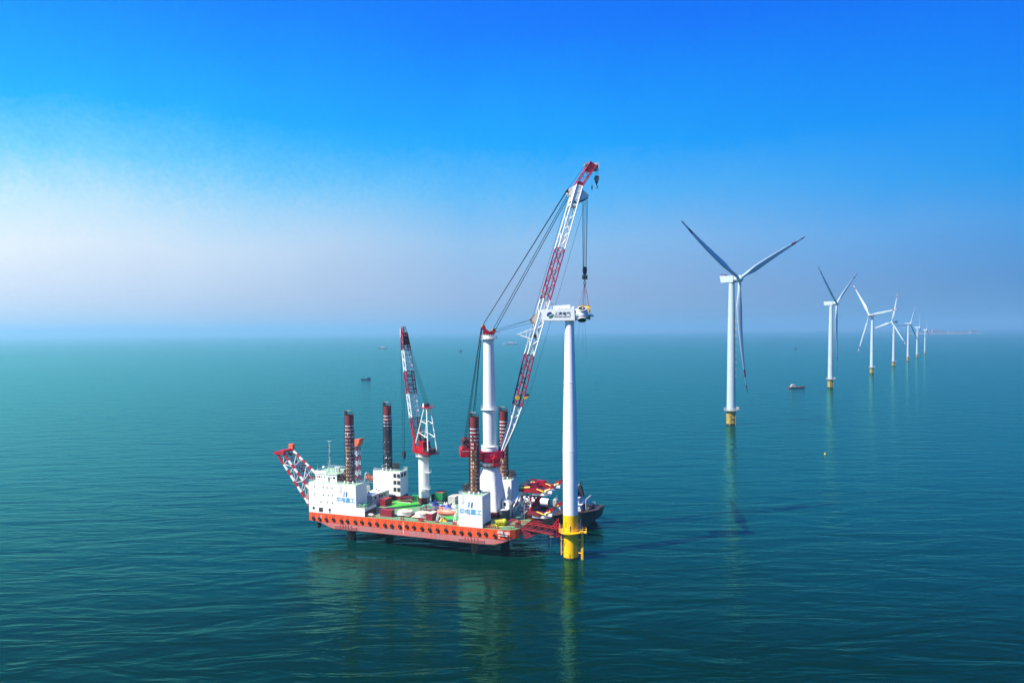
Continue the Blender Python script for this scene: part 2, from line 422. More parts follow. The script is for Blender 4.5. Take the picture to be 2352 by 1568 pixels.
# ------------------------------------------------------------------ jack-up barge
L_, W_ = 86.1, 36.8
barge = bthing('jack_up_barge', 'orange and pink jack-up barge on four round legs, with white houses and green deck', 'barge', 0, 0, 0)
def barge_hull():
    mb = MB()
    st = [(0, 0, 7.0), (3, 0, 6.7), (6, 0, 6.0), (8.5, 0, 5.0), (10.9, 0, 4.14), (30, 0, 4.14), (55, 0, 4.14), (74.9, 0, 4.14),
          (78, 0.05, 4.6), (81.5, 0.3, 5.6), (83.6, 1.0, 6.3), (85.2, 2.2, 6.8), (86.1, 4.2, 7.2)]
    rings = []
    for u, v0, zb in st:
        v1 = W_ - v0; b = 0.5 if zb < 4.5 else 0.25
        zm = max(7.05, zb + 0.05)
        rings.append([Vector(p) for p in ((u, v0, DK), (u, v0, zm), (u, v0, zb + b), (u, v0 + b, zb), (u, v1 - b, zb), (u, v1, zb + b), (u, v1, zm), (u, v1, DK))])
    for a, b in zip(rings, rings[1:]):
        for i in range(8):
            j = (i + 1) % 8
            m = ORANGE if i in (0, 6) else (GREEN if i == 7 else PINK)
            mb.add([a[i], a[j], b[j], b[i]], [(0, 1, 2, 3)], m)
    mb.add(rings[0], [tuple(range(8))], ORANGE); mb.add(rings[-1], [tuple(range(7, -1, -1))], ORANGE)
    rr_ = random.Random(12)
    for k in range(40):                                   # rust runs below scuppers and seams
        u = rr_.uniform(1, 82); z1_ = rr_.choice((DK - .1, 7.0, 8.0)); L = rr_.uniform(.5, 2.2); w_ = rr_.uniform(.05, .18)
        z0_ = max(z1_ - L, 7.15 if z1_ > 7.1 else (4.8 if 12 < u < 74 else 6.9))
        if z0_ < z1_: mb.add([(u - w_, -.012, z1_), (u + w_ * .3, -.012, z0_), (u + w_ * .6, -.012, z0_), (u + w_, -.012, z1_)], [(0, 1, 2, 3)], RUST)
    return mb.build('hull', barge)
hull = barge_hull()
mb = MB()                                                     # rubbing strips, half-round weld lines
mb.box((0.02, -0.12, 7.0), (83.0, 0.0, 7.13), ORANGE)
for u in (5.4, 41.6, 79.8): mb.box((u, -0.07, 5.3 if 9 < u < 75 else 7.2), (u + 0.22, -0.001, 9.6 if u < 79 else 7.9), LWHITE)
mb.build('hull_marking', barge)
mb = MB()
for k in range(13): mb.box((3.6 + 6.2 * k, -0.035, 7.14 if k in (0, 12) else 4.7), (3.64 + 6.2 * k, 0.0, DK - .05), ORANGE if k % 2 else PINK)
mb.box((11, -0.03, 5.6), (74, 0.0, 5.64), PINK)
mb.build('plate_seam', barge)
def side_grid(u0, u1, z1):
    g = MB(); z0 = z1 - 1.5
    for i, z in enumerate((z1 - 0.35, z1 - 0.8, z1 - 1.2)): g.box((u0, -0.25, z), (u1, 0.0, z + 0.13), PINK)
    n = 5
    for i in range(n):
        u = u0 + (u1 - u0) * (0.26 + 0.12 * i); g.box((u, -0.32, z0 + 0.3), (u + 0.14, -0.005, z1 + 0.35), PINK)
    g.box((u0, -0.15, z0), (u1, 0.0, z0 + 0.10), PINK)
    g.build('intake_rack', barge)
side_grid(11.4, 21.6, 6.1); side_grid(63.9, 74.2, 6.1)

deck = MB()
deck.box((0.15, 0.2, DK + 0.004), (82.0, W_ - 0.2, DK + 0.03), GREEN)
deck.prism([(82.0, 0.6), (83.5, 1.4), (85.0, 2.6), (85.95, 4.4), (85.95, W_ - 4.4), (82.0, W_ - 0.6)], DK + 0.004, DK + 0.03, GREEN)
deck.build('deck', barge)
fp = MB(); fp.prism([(19.5, 19.5), (33.5, 15.5), (37.5, 23.0), (31.0, 28.5), (24, 28.8)], DK + 0.031, DK + 0.04, FRESH)
fp.build('fresh_paint_patch', barge); fp = MB()
fp.prism([(53.5, 9.0), (60.5, 6.5), (61.5, 9.5), (54.5, 12.0)], DK + 0.031, DK + 0.04, FRESH)
fp.build('fresh_paint_patch', barge)

# tyre fenders hung on chains along the near side
tm = MB(); tm.torus((0, 0, 0), (0, 1, 0), 0.47, 0.24, BLACK, 20, 8)
tm.tube((0, -0.05, 0), (0, 0.12, 0), 0.30, DARK, 12)
tmesh = tm.mesh('tyre_fender')
cmb = MB(); cmb.tube((-0.1, 0, 0.5), (-0.62, 0.16, 2.05), 0.045, DARK, 4); cmb.tube((0.1, 0, 0.5), (0.62, 0.16, 2.05), 0.045, DARK, 4)
cmesh = cmb.mesh('chain')
us = [2.06, 4.9] + [4.9 + 3.19 * (i + 1) for i in range(23)] + [81.8]
for i, u in enumerate(us):
    o = bpy.data.objects.new('tyre_fender', tmesh); COL.objects.link(o); o.parent = barge
    o.location = (u + random.uniform(-0.28, 0.28), -0.30 + (0.3 if i == len(us) - 1 else 0), 8.16 + random.uniform(-0.24, 0.2) + (0.35 if i == len(us) - 1 else 0))
    o.rotation_euler = (random.uniform(-0.1, 0.05), random.uniform(0, 6), random.uniform(-0.12, 0.12))
    c = bpy.data.objects.new('chain', cmesh); COL.objects.link(c); c.parent = o
    c.rotation_euler = (0, -o.rotation_euler[1], 0)
    c.matrix_parent_inverse = Matrix()

# deck-edge rail with thin stanchions
rl = MB()
rail(rl, [(25.5, 0.25, DK), (64.0, 0.25, DK)], GREY, 0.9, 1.7, 0.035, rows=(0.95,))
rl.build('deck_rail', barge); rl = MB()
rail(rl, [(74, 0.3, DK), (82.5, 1.0, DK), (85.7, 4.6, DK)], GREY, 0.9, 1.6, 0.035, rows=(0.95,))
rl.build('deck_rail', barge); rl = MB()
rail(rl, [(24.5, W_ - 0.3, DK), (58, W_ - 0.3, DK)], GREY, 1.0, 1.6, 0.035, rows=(0.95, 0.5))
rl.build('deck_rail', barge)
# mooring bollards on the deck edge
for u, v in ((40.6, 1.1), (48.9, 1.15), (76.0, 1.3), (78.4, 1.4), (62.2, 1.3), (28.0, 1.4), (30.5, 35.6), (55, 35.5)):
    bl = MB()
    bl.box((u - 0.8, v - 0.3, DK + 0.03), (u + 0.8, v + 0.3, DK + 0.15), BRED)
    for d in (-0.45, 0.45): bl.lathe([(0.22, DK + 0.15), (0.2, DK + 0.75), (0.3, DK + 0.8), (0.3, DK + 0.95)], BRED, (u + d, v), 10)
    bl.build('bollard', barge)

# legs
def leg(u, v, top, upper, lower, cut, wet, seed):
    rnd = random.Random(seed)
    mb = MB(); n = 36; R_ = 1.66
    z = top; seg = [(top - 4.0, upper)]
    zs = [(-14.0, lower)]
    # step down: plain, then white band every 1.36 m
    prof = [(R_, top)]; ms = []
    prof.append((R_, top - 4.0)); ms.append(upper)
    z = top - 4.0
    k = 0
    while z > 6.0:
        prof.append((R_, z - 0.36)); ms.append(('B', k)); prof.append((R_, z - 1.36)); ms.append(upper if z > cut else lower)
        z -= 1.36; k += 1
    prof.append((R_, 0.6)); ms.append(lower); prof.append((R_, -14.0)); ms.append(SEAW)
    for i in range(len(prof) - 1):
        (r0, z0), (r1, z1) = prof[i], prof[i + 1]
        for j in range(n):
            a0, a1 = 2 * math.pi * j / n, 2 * math.pi * (j + 1) / n
            m = ms[i]
            if isinstance(m, tuple):
                kk = m[1]
                if kk < 4: m = BAND
                else:
                    m = BAND if (j % 6 in (0, 1, 3) and rnd.random() < wet) else (upper if z0 > cut else lower)
            q = [(u + r0 * math.cos(a0), v + r0 * math.sin(a0), z0), (u + r0 * math.cos(a1), v + r0 * math.sin(a1), z0),
                 (u + r0 * math.cos(a1), v + r0 * math.sin(a1), z1), (u + r0 * math.cos(a0), v + r0 * math.sin(a0), z1)]
            mb.add(q, [(3, 2, 1, 0)], m, True)
    mb.lathe([(R_ - 0.02, top - 0.3), (0.01, top - 0.3)], DARK, (u, v), 24, caps=False)
    # pin racks: vertical bars with holes
    for a in range(6):
        t = a * math.pi / 3 + 0.35
        c, s_ = math.cos(t), math.sin(t)
        Mx = Matrix.Translation((u, v, 0)) @ Matrix.Rotation(t, 4, 'Z')
        mb.box((R_ - 0.02, -0.07, -4), (R_ + 0.10, 0.07, top - 5.5), lower, Mx)
        zz = 8.0
        while zz < top - 6:
            mb.box((R_ - 0.01, 0.22, zz), (R_ + 0.05, 0.62, zz + 0.55), DARK if rnd.random() < 0.75 else BAND, Mx); zz += 1.36
    lg = mb.build('leg', barge)
    t = MB()
    rail(t, ringpts((u, v), R_ - 0.1, top, 12), DARK, 1.0, 3, 0.04, closed=True)
    t.box((u - 1.9, v - 0.5, top - 0.2), (u - 1.1, v + 0.5, top + 1.6), DARK)
    t.box((u - 1.6, v - 0.2, top + 1.5), (u + 0.6, v + 0.1, top + 1.7), GREY)
    t.build('top_guard', lg)
    c = MB()
    for d in (-0.25, 0.0, 0.2): c.tube((u - 1.95, v + d, top), (u - 2.05 - abs(d), v + d, 24.0), 0.07, ROPE, 5)
    c.build('hose_line', lg)
    return lg
LEGS = [(16.4, 4.2, 48.2, MAROON, BROWN, 37, 0.92, 1), (69.05, 4.2, 49.2, MAROON, BROWN, 38, 0.95, 2),
        (16.4, 32.5, 48.9, MAROON, NAVY, 43, 0.35, 3), (69.05, 32.5, 48.4, MAROON, BROWN, 36, 0.5, 4)]
for a in LEGS: leg(*a)
def collar(parent, u, v, z):
    mb = MB()
    for i in range(8):
        a = i * math.pi / 4 + 0.2
        x, y = u + 2.35 * math.cos(a), v + 2.35 * math.sin(a)
        mb.lathe([(0.34, z), (0.34, z + 0.7), (0.25, z + 0.9)], RAIL, (x, y), 8)
    mb.lathe([(2.05, z), (2.05, z + 0.4), (1.72, z + 0.4)], DARK, (u, v), 24)
    mb.build('leg_guide', parent)
def reel(parent, c, r=1.55, axis=(0, 1, 0), w_=0.9):
    mb = MB(); ax = Vector(axis).normalized(); c = Vector(c)
    for d in (-w_ / 2, w_ / 2):
        mb.torus(c + ax * d, ax, r, 0.11, DARK, 28, 6); mb.torus(c + ax * d, ax, r * 0.72, 0.07, DARK, 24, 5)
        x = ax.orthogonal().normalized(); y = ax.cross(x)
        for i in range(12):
            a = math.pi * i / 6; mb.tube(c + ax * d, c + ax * d + (x * math.cos(a) + y * math.sin(a)) * r, 0.05, DARK, 4, caps=False)
    mb.tube(c - ax * w_ / 2, c + ax * w_ / 2, r * 0.62, BLACK, 16)
    mb.tube(c - ax * (w_ / 2 + .3), c + ax * (w_ / 2 + .3), 0.25, DRED, 8)
    mb.tube(c + Vector((-.9, 0, -r - .15)), c, 0.1, GREY, 4); mb.tube(c + Vector((.9, 0, -r - .15)), c, 0.1, GREY, 4)
    return mb.build('hose_reel', parent)
def house(name, u0, u1, v0, v1, top, skirt=None, ladder=None, label=None, face=WHITE, roof=ROOFG):
    mb = MB(); zb = DK + (skirt or 0.0)
    mb.box((u0, v0, zb), (u1, v1, top), face)
    if skirt: mb.box((u0 + 0.02, v0 + 0.02, DK + 0.03), (u1 - 0.02, v1 - 0.02, zb - 0.003), DRED)
    h = mb.build(name, barge, label)
    r = MB(); r.box((u0 + .1, v0 + .1, top + 0.003), (u1 - .1, v1 - .1, top + 0.05), roof)
    for a, b in (((u0, v0), (u1, v0 + .1)), ((u0, v1 - .1), (u1, v1)), ((u0, v0 + .1), (u0 + .1, v1 - .1)), ((u1 - .1, v0 + .1), (u1, v1 - .1))):
        r.box((a[0], a[1], top + .002), (b[0], b[1], top + 0.12), WHITE)
    r.build('roof', h)
    g = MB(); rail(g, [(u0 + .1, v0 + .1, top + .1), (u1 - .1, v0 + .1, top + .1), (u1 - .1, v1 - .1, top + .1), (u0 + .1, v1 - .1, top + .1)], closed=True, h=1.0)
    g.build('roof_rail', h)
    # weld seams of the plating
    s = MB()
    for k in range(1, 4):
        z = zb + (top - zb) * k / 4
        s.box((u0 + .02, v0 - 0.025, z), (u1 - .02, v0, z + 0.05), face)
    s.build('plate_seam', h)
    if ladder is not None:
        l = MB()
        for d in (0, .6):
            l.path([(ladder + d, v0 + .1, top + .9), (ladder + d, v0 - .35, top + .7), (ladder + d, v0 - .35, top - 2.6), (ladder + d, v0, top - 2.8)], 0.05, RAIL, 5)
        for k in range(7): l.tube((ladder, v0 - .35, top - .2 - k * .38), (ladder + .6, v0 - .35, top - .2 - k * .38), .03, RAIL, 4)
        l.build('ladder', h)
    return h
H1T, H3T, H2T, H4T = 21.87, 21.53, 21.79, 21.53
h1 = house('accommodation_block', 0.0, 21.4, 0.0, 7.6, H1T, ladder=14.0)
h3 = house('leg_house', 64.3, 73.6, 0.0, 7.6, H3T, ladder=65.6, label='white leg house with blue emblem, front right of the deck')
h2 = house('leg_house', 11.0, 23.9, 29.2, 35.8, H2T, skirt=1.6)
h4 = house('leg_house', 64.5, 73.3, 29.2, 36.6, H4T, skirt=2.2, face=WHITE)
sk = MB(); sk.box((73.605, .3, DK + .03), (73.75, 7.4, DK + 1.1), DRED); sk.build('red_skirting', h3)
for h, (u, v, *_), t in ((h1, LEGS[0], H1T), (h3, LEGS[1], H3T), (h2, LEGS[2], H2T), (h4, LEGS[3], H4T)): collar(h, u, v, t + .05)
reel(h1, (12.7, 3.6, H1T + 1.8)); reel(h3, (65.7, 3.9, H3T + 1.8)); reel(h2, (20.1, 32.6, H2T + 1.9)); reel(h4, (72.3, 32.6, H4T + 2.1))
cw = MB(); cw.prism([(11.5, H1T + .05), (13.9, H1T + .05), (13.9, H1T + 3.4), (12.7, H1T + 3.9), (11.5, H1T + 2.9)], -5.6, -5.2, FRAMEB, Matrix(((1, 0, 0, 0), (0, 0, -1, 0), (0, 1, 0, 0), (0, 0, 0, 1))))
cw.build('reel_shield', h1)

def port(h, u, z, w_, hh, v=0.0, round_=False):
    f = MB()
    if round_:
        f.tube((u, v + .02, z), (u, v - .05, z), w_ / 2 + .12, GREY, 14)
        f.tube((u, v - .04, z), (u, v - .07, z), w_ / 2 + .03, GLASS, 14)
    else:
        f.box((u - w_ / 2 - .08, v - .05, z - hh / 2 - .08), (u + w_ / 2 + .08, v + .02, z + hh / 2 + .08), RAIL)
        f.box((u - w_ / 2, v - .08, z - hh / 2), (u + w_ / 2, v - .045, z + hh / 2), GLASS)
    f.build('window', h)
for u, z in ((2.74, 20.35), (6.79, 20.32), (8.5, 20.3), (10.79, 20.3), (2.74, 17.4), (6.71, 17.38), (9.01, 17.38), (10.79, 17.37), (5.61, 14.62), (8.43, 14.57), (10.8, 14.57)):
    port(h1, u, z, 0.34, 0.5, round_=True)
port(h1, 2.15, 11.95, 0.85, 0.85); port(h1, 9.55, 11.75, 0.85, 0.95); port(h1, 9.55, 10.75, 0.5, 0.4)
dr = MB(); dr.box((4.5, -.05, 10.65), (6.5, .02, 12.4), RAIL); dr.box((4.6, -.08, 10.72), (6.4, -.045, 12.32), DARK); dr.box((5.4, -.1, 10.75), (6.1, -.075, 11.3), MAROON)
dr.build('side_opening', h1)
# sidestep of the accommodation block: lower flat with green tanks
lo = MB(); lo.box((21.403, 0.0, DK + .03), (25.2, 8.2, 13.55), WHITE); lo.box((25.203, .05, DK + .03), (25.3, 8.1, 12.3), DRED)
lo.box((21.5, .1, 13.553), (25.1, 8.1, 13.6), GREEN)
low = lo.build('low_annex', barge)
g = MB(); rail(g, [(21.5, .1, 13.6), (25.1, .1, 13.6), (25.1, 8.1, 13.6)]); g.build('annex_rail', low)
for i, (u, v) in enumerate(((22.4, 1.6), (24.2, 2.2), (24.0, 5.0))):
    t = MB(); t.lathe([(0.85, 13.61), (0.85, 14.45), (0.7, 14.65), (0.0, 14.7)], CGREEN, (u, v), 18)
    t.torus((u, v, 14.45), (0, 0, 1), .86, .06, CGREEN, 18, 5)
    solo(t, 'round_tank', ['nearest small round green tank on the low annex roof beside the white block', 'small round green tank at the outer corner of the annex roof', 'farthest small round green tank on the annex roof'][i], 'tank', BM, (u, v, 13.61), 'green tanks on the annex roof')
# louvres of the rear-left leg house
for z in (20.28, 17.45, 14.54):
    for u in (21.35, 23.12):
        f = MB(); f.box((u - .68, 29.1, z - .85), (u + .68, 29.22, z + .85), GREY)
        for k in range(8): f.box((u - .6, 29.02, z - .75 + k * .2), (u + .6, 29.11, z - .65 + k * .2), DARK)
        f.build('louvre', h2)
for v in (30.7, 33.0):
    f = MB(); f.box((23.88, v - .75, 19.6), (24.0, v + .75, 21.2), DARK); f.build('louvre', h2)

# emblem and lettering on the near faces
def wave_emblem(h, u, z, s):
    for k, (dx, m) in enumerate(((-0.62, LBLUE), (0.62, NBLUE))):
        pts = []
        L1 = [(-.30, -1.0), (.20, -1.0), (.42, -.72), (.46, -.30), (.50, .05), (.62, .55), (.78, .95)]
        L2 = [(.30, 1.0), (-.02, .98), (-.26, .72), (-.32, .30), (-.38, -.1), (-.50, -.55), (-.62, -.98)]
        pts = [((x * .62 + dx + .0), y) for x, y in L1 + L2]
        mb = MB(); mb.prism([(u + x * s, z + y * s) for x, y in pts], 0.03, 0.05, m, Matrix(((1, 0, 0, 0), (0, 0, -1, 0), (0, 1, 0, 0), (0, 0, 0, 1))))
        mb.build('emblem', h)
wave_emblem(h1, 16.7, 18.3, 0.92); wave_emblem(h3, 68.95, 18.25, 0.98)
HD = "\u534e\u7535\u91cd\u5de5"
text_mesh(HD, 1.95, LBLUE, 'lettering', wallM(16.8, -.03, 15.95), h1, 0.02, 0.05, sx=1.06)
text_mesh(HD, 2.05, LBLUE, 'lettering', wallM(68.95, -.03, 15.6), h3, 0.02, 0.055, sx=1.08)
text_mesh("\u534e\u7535 1001", 1.15, LWHITE, 'ship_name', wallM(81.7, -.10, 9.25) @ Matrix.Rotation(R(-3), 4, 'Y'), hull, 0.12, 0.02)
text_mesh("HUADIAN 1001", 0.52, LWHITE, 'ship_name', wallM(81.5, -.10, 8.3) @ Matrix.Rotation(R(-3), 4, 'Y'), hull, 0.12, 0.01)

# bridge on the accommodation block
br = MB()
z0, z1 = H1T + .055, 25.0
Mb = Matrix(((1, 0, 0, 0), (0, 1, 0, 0), (0, 0, 1, 0), (0, 0, 0, 1)))
br.prism([(1.5, 2.6), (11.2, 2.6), (11.2, 7.55), (1.5, 7.55), (0.9, 6.4), (0.9, 3.8)], z0, z1, WHITE)
br.prism([(1.2, 2.5), (6.5, 2.5), (6.5, 3.0), (1.2, 3.4)], z1 - .9, z1 + 1.0, WHITE)
brg = br.build('wheelhouse', barge)
rf = MB(); rf.prism([(0.8, 2.3), (11.6, 2.3), (12.6, 7.8), (12.6, 13.0), (0.6, 13.0), (0.6, 3.8)], z1 + .003, z1 + .22, WHITE, side=WHITE)
rf.prism([(1.0, 2.5), (11.4, 2.5), (12.4, 7.9), (12.4, 12.8), (0.8, 12.8), (0.8, 4.0)], z1 + .223, z1 + .25, ROOFG)
rf.box((1.5, 7.6, z0), (11.2, 12.4, z1), WHITE)
rf.build('roof', brg)
g = MB(); rail(g, [(6.6, 2.5, z1 + .25), (11.3, 2.5, z1 + .25), (12.3, 7.9, z1 + .25), (12.3, 12.8, z1 + .25), (.9, 12.8, z1 + .25), (.9, 4.0, z1 + .25)]); g.build('roof_rail', brg)
for u, w_, hh in ((2.2, .4, .5), (4.3, .38, .5), (5.5, .38, .5), (8.6, .36, .45), (10.0, .95, .7)): port(brg, u, z0 + 1.75, w_, hh, 2.6)
d = MB(); d.box((6.75, 2.5, z0), (8.1, 2.62, z0 + 2.1), RAIL); d.box((7.4, 2.46, z0 + .02), (7.95, 2.52, z0 + 1.95), BLACK); d.build('door', brg)
lb = MB(); lb.tube((3.2, 2.45, z0 + 1.8), (3.2, 2.6, z0 + 1.8), .36, BRED, 14); lb.build('lifebuoy', brg)
ms = MB()                                                    # lattice mast
zt = 37.6; mz = z1 + .25; mu, mv = 6.3, 5.2
for a in range(3):
    t = a * 2.094 + .5
    p0 = Vector((mu + 1.2 * math.cos(t), mv + 1.2 * math.sin(t), mz)); p1 = Vector((mu + .25 * math.cos(t), mv + .25 * math.sin(t), mz + 4.3)); p2 = Vector((mu + .22 * math.cos(t), mv + .22 * math.sin(t), zt))
    t2 = t + 2.094; q0 = Vector((mu + 1.2 * math.cos(t2), mv + 1.2 * math.sin(t2), mz)); q1 = Vector((mu + .25 * math.cos(t2), mv + .25 * math.sin(t2), mz + 4.3)); q2 = Vector((mu + .22 * math.cos(t2), mv + .22 * math.sin(t2), zt))
    ms.tube(p0, p1, .075, RAIL, 5); ms.tube(p1, p2, .06, RAIL, 5)
    for k in range(4): ms.tube(p0.lerp(p1, k / 4), q0.lerp(q1, (k + 1) / 4), .035, RAIL, 4)
    for k in range(12): ms.tube(p1.lerp(p2, k / 12), q1.lerp(q2, (k + 1) / 12), .03, RAIL, 4)
ms.tube((mu - .9, mv, zt - .1), (mu + .9, mv, zt - .1), .05, RAIL, 4)
for z, d in ((35.5, .5), (33.6, .45), (31.5, .4), (29.6, .35)): ms.box((mu - .05, mv - .1, z), (mu + d, mv + .1, z + .12), RAIL)
ms.sphere((mu - .6, mv, 35.2), .42, DARK, 10, 6); ms.box((mu + .1, mv - .3, 31.6), (mu + .45, mv + .1, 32.3), DARK)
ms.build('radio_mast', brg)
an = MB(); an.sphere((4.0, 4.5, mz + 1.9), .62, RAIL, 14, 9); an.tube((4.0, 4.5, mz), (4.0, 4.5, mz + 1.4), .2, RAIL, 8); an.build('radar_dome', brg)
an = MB(); an.tube((10.2, 4.5, mz), (10.2, 4.5, mz + 2.3), .16, RAIL, 8); an.box((9.0, 4.3, mz + 2.3), (11.6, 4.6, mz + 2.55), RAIL, Matrix.Translation((0, 0, 0))); an.build('radar_scanner', brg)
for x0, x1 in ((7.6, 9.6), (10.9, 12.0)):
    an = MB(); an.box((x0, 6.2, mz), (x1, 7.4, mz + (1.6 if x0 < 9 else 1.0)), LGREY)
    if x0 < 9:
        for k in (.45, 1.15): an.tube((x0 + 1.2, 6.19, mz + k), (x0 + 1.2, 6.12, mz + k), .27, DARK, 12)
    an.build('cooling_unit', brg)
for u, v, h in ((1.2, 4.4, 3.2), (3.2, 8, 3.9), (11.6, 3.5, 3.4), (12.0, 7.5, 4.2), (10.9, 11, 3.0)):
    an = MB(); an.tube((u, v, mz), (u, v, mz + 1.5), .07, RAIL, 5); an.tube((u, v, mz + 1.5), (u, v, mz + h), .03, RAIL, 4); an.build('antenna', brg)

# stern deckhouses between the two blocks
dh = MB(); dh.box((0.2, 13.0, DK + .03), (9.5, 29.0, 15.5), WHITE); dh.box((.4, 13.2, 15.503), (9.3, 28.8, 15.55), ROOFG)
st_ = dh.build('stern_deckhouse', barge)
g = MB(); rail(g, [(.4, 13.2, 15.55), (9.3, 13.2, 15.55), (9.3, 28.8, 15.55), (.4, 28.8, 15.55)], closed=True); g.build('roof_rail', st_)
cb = MB()
cb.prism([(14.2, 15.4), (19.0, 15.4), (19.6, 27.4), (14.2, 27.4)], DK + .03, 14.6, LGREY)
cab = cb.build('deck_cabin', barge)
r = MB(); r.prism([(13.9, 15.1), (19.3, 15.1), (19.9, 27.7), (13.9, 27.7)], 14.603, 14.85, WHITE)
for u, v in ((16.4, 17.0), (18.0, 22.0), (15.5, 24)): r.lathe([(.3, 14.85), (.3, 15.4), (.45, 15.45), (.45, 15.7)], GREY, (u, v), 10)
r.build('roof', cab)
for v in (17.4, 20.5, 22.3, 24.1):
    f = MB(); f.box((19.0 + (v - 15.4) * .05, v - .55, 12.9), (19.16 + (v - 15.4) * .05, v + .55, 13.9), GLASS); f.build('window', cab)
# lashing store and pipework on the deck
def bow_pad():
    p = MB(); p.prism([(78.6, 1.6), (82.4, 1.9), (84.0, 3.0), (84.6, 5.6), (79.0, 5.6)], DK + .031, DK + .28, GREEN)
    for k in range(5): p.box((80.2 + k * .7, 3.2, DK + .28), (80.6 + k * .7, 3.5, DK + .34), DARK)
    p.build('deck_hatch', barge)
bow_pad()
an = MB(); an.lathe([(0.01, 5.9), (0.5, 5.7), (.62, 5.0), (.5, 4.2), (0.2, 3.7)], GREY, (83.0, 3.6), 12); an.tube((83, 3.6, 5.8), (83, 3.6, 6.8), .12, GREY, 6)
an.box((82.3, 3.4, 4.0), (83.7, 3.8, 4.2), GREY); an.build('anchor', barge)
an = MB(); an.lathe([(0.01, 5.9), (0.7, 5.7), (.9, 4.9), (.7, 4.1), (0.2, 3.7)], BLACK, (3.2, 1.6), 12); an.tube((3.2, 1.6, 5.8), (3.2, 1.6, 6.7), .16, BLACK, 6)
an.box((2.2, 1.4, 4.4), (4.2, 1.8, 4.7), BLACK); an.build('anchor', barge)
for u, v, zt_, zb_ in ((84.5, 3.5, 6.7, 0.0), (1.0, 1.6, 7.0, 0.1)):
    c = MB(); c.tube((u, v, zt_), (u + (.3 if u > 50 else -.3), v - .4, zb_), 0.04, ROPE, 4, caps=False); c.build('mooring_line', barge)

# ------------------------------------------------------------------ main crane
def P3(a): return Vector(a)
mast_w = BM @ Vector((69.0, 18.3, 0))
CM = Matrix.Translation(mast_w) @ Matrix.Rotation(R(9), 4, 'Z')
crane = thing('heavy_lift_crane', 'tall mast crane with long red and white lattice boom reaching over the new turbine', 'crane', CM, (0, 0, DK))
TB = CM.inverted() @ BM
def sq_loft(mb, levels, m, n=48, T=None):
    """levels: (z, cu, cv, half_u, half_v, squareness 0..1)"""
    rings = []
    for z, cu, cv, hu, hv, q in levels:
        rg = []
        for i in range(n):
            a = 2 * math.pi * (i + .5) / n; c, s_ = math.cos(a), math.sin(a)
            k = 1 / max(abs(c), abs(s_)); f = (1 - q) + q * k * .985
            p = Vector((cu + hu * c * f, cv + hv * s_ * f, z)); rg.append(T @ p if T else p)
        rings.append(rg)
    for a, b in zip(rings, rings[1:]):
        mb.add(a + b, [(i, (i + 1) % n, n + (i + 1) % n, n + i) for i in range(n)], m, True)
    mb.add(rings[-1], [tuple(range(n))], m)
mb = MB()
sq_loft(mb, [(DK + 2.4, 68.3, 18.6, 5.6, 5.2, 1), (14.5, 68.3, 18.6, 5.45, 5.1, .97), (19, 68.5, 18.5, 5.1, 4.9, .72), (24, 68.8, 18.4, 4.4, 4.3, .35), (28.9, 69, 18.3, 3.45, 3.45, 0)], WHITE, T=TB)
ped = mb.build('pedestal', crane)
mb = MB(); mb.box((62.75, 13.45, DK + .03), (73.85, 23.75, DK + 2.397), DRED, TB); mb.build('pedestal_skirting', crane)
mb = MB(); mb.lathe([(3.25, 28.9), (3.05, 29.4), (3.05, 30.9)], LGREY, n=32); mb.lathe([(4.25, 29.2), (4.25, 29.35)], DARK, n=32)
for i in range(8):
    a = i * math.pi / 4; mb.tube((3.4 * math.cos(a), 3.4 * math.sin(a), 28), (4.2 * math.cos(a), 4.2 * math.sin(a), 29.2), .07, GREY, 4)
rail(mb, ringpts((0, 0), 4.2, 29.35, 22), closed=True); mb.build('pedestal_walkway', crane)
# slewing body
mb = MB()
mb.lathe([(3.0, 30.6), (3.9, 31.0), (4.15, 32.3)], CRIM, n=28)
mb.prism([(-3.9, -3.3), (4.4, -3.3), (5.2, -2.2), (5.2, 2.2), (4.4, 3.3), (-3.9, 3.3)], 32.3, 34.9, CRIM)
mb.box((-7.6, -2.4, 33.0), (-3.9, 2.4, 35.5), CRIM)
mb.box((-6.0, -3.5, 32.2), (-3.2, -3.3, 34.6), RED)
for s_ in (-1, 1):
    mb.prism([(4.2, 33.2), (5.3, 34.0), (5.2, 35.2), (3.9, 35.4)], s_ * 1.75 - .2, s_ * 1.75 + .2, RED, Matrix(((1, 0, 0, 0), (0, 0, 1, 0), (0, 1, 0, 0), (0, 0, 0, 1))))
mb.tube((-2.6, -3.4, 34), (1.2, -3.5, 30.6), .1, RED, 5)
for k in (0, 1): mb.box((-.2 + k * .9, -3.38, 33.5 + k * .25), (.3 + k * .9, -3.305, 33.58 + k * .25), LWHITE)
mb.build('slewing_platform', crane)
mb = MB()
XZ = Matrix(((1, 0, 0, 0), (0, 0, 1, 0), (0, 1, 0, 0), (0, 0, 0, 1)))
mb.prism([(-11.3, 33.2), (-7.2, 33.2), (-7.0, 36.3), (-10.7, 36.5), (-11.3, 35.8)], -3.4, 3.4, BRED, XZ)
for k in range(6): mb.box((-10.9 + k * .55, -3.46, 35.3), (-10.6 + k * .55, -3.39, 35.5), LWHITE)
mb.box((-11.35, -3.4, 33.15), (-7.2, 3.4, 33.3), DARK)
mb.build('machinery_house', crane)
mb = MB()
for y in (-2.2, 0, 2.2):
    mb.tube((-9.2, y - .9, 38.6), (-9.2, y + .9, 38.6), 1.0, BLACK, 18); mb.torus((-9.2, y - .95, 38.6), (0, 1, 0), 1.25, .12, DRED, 22, 6); mb.torus((-9.2, y + .95, 38.6), (0, 1, 0), 1.25, .12, DRED, 22, 6)
    mb.tube((-8.2, y - .8, 37.4), (-8.2, y + .8, 37.4), .75, BLACK, 14)
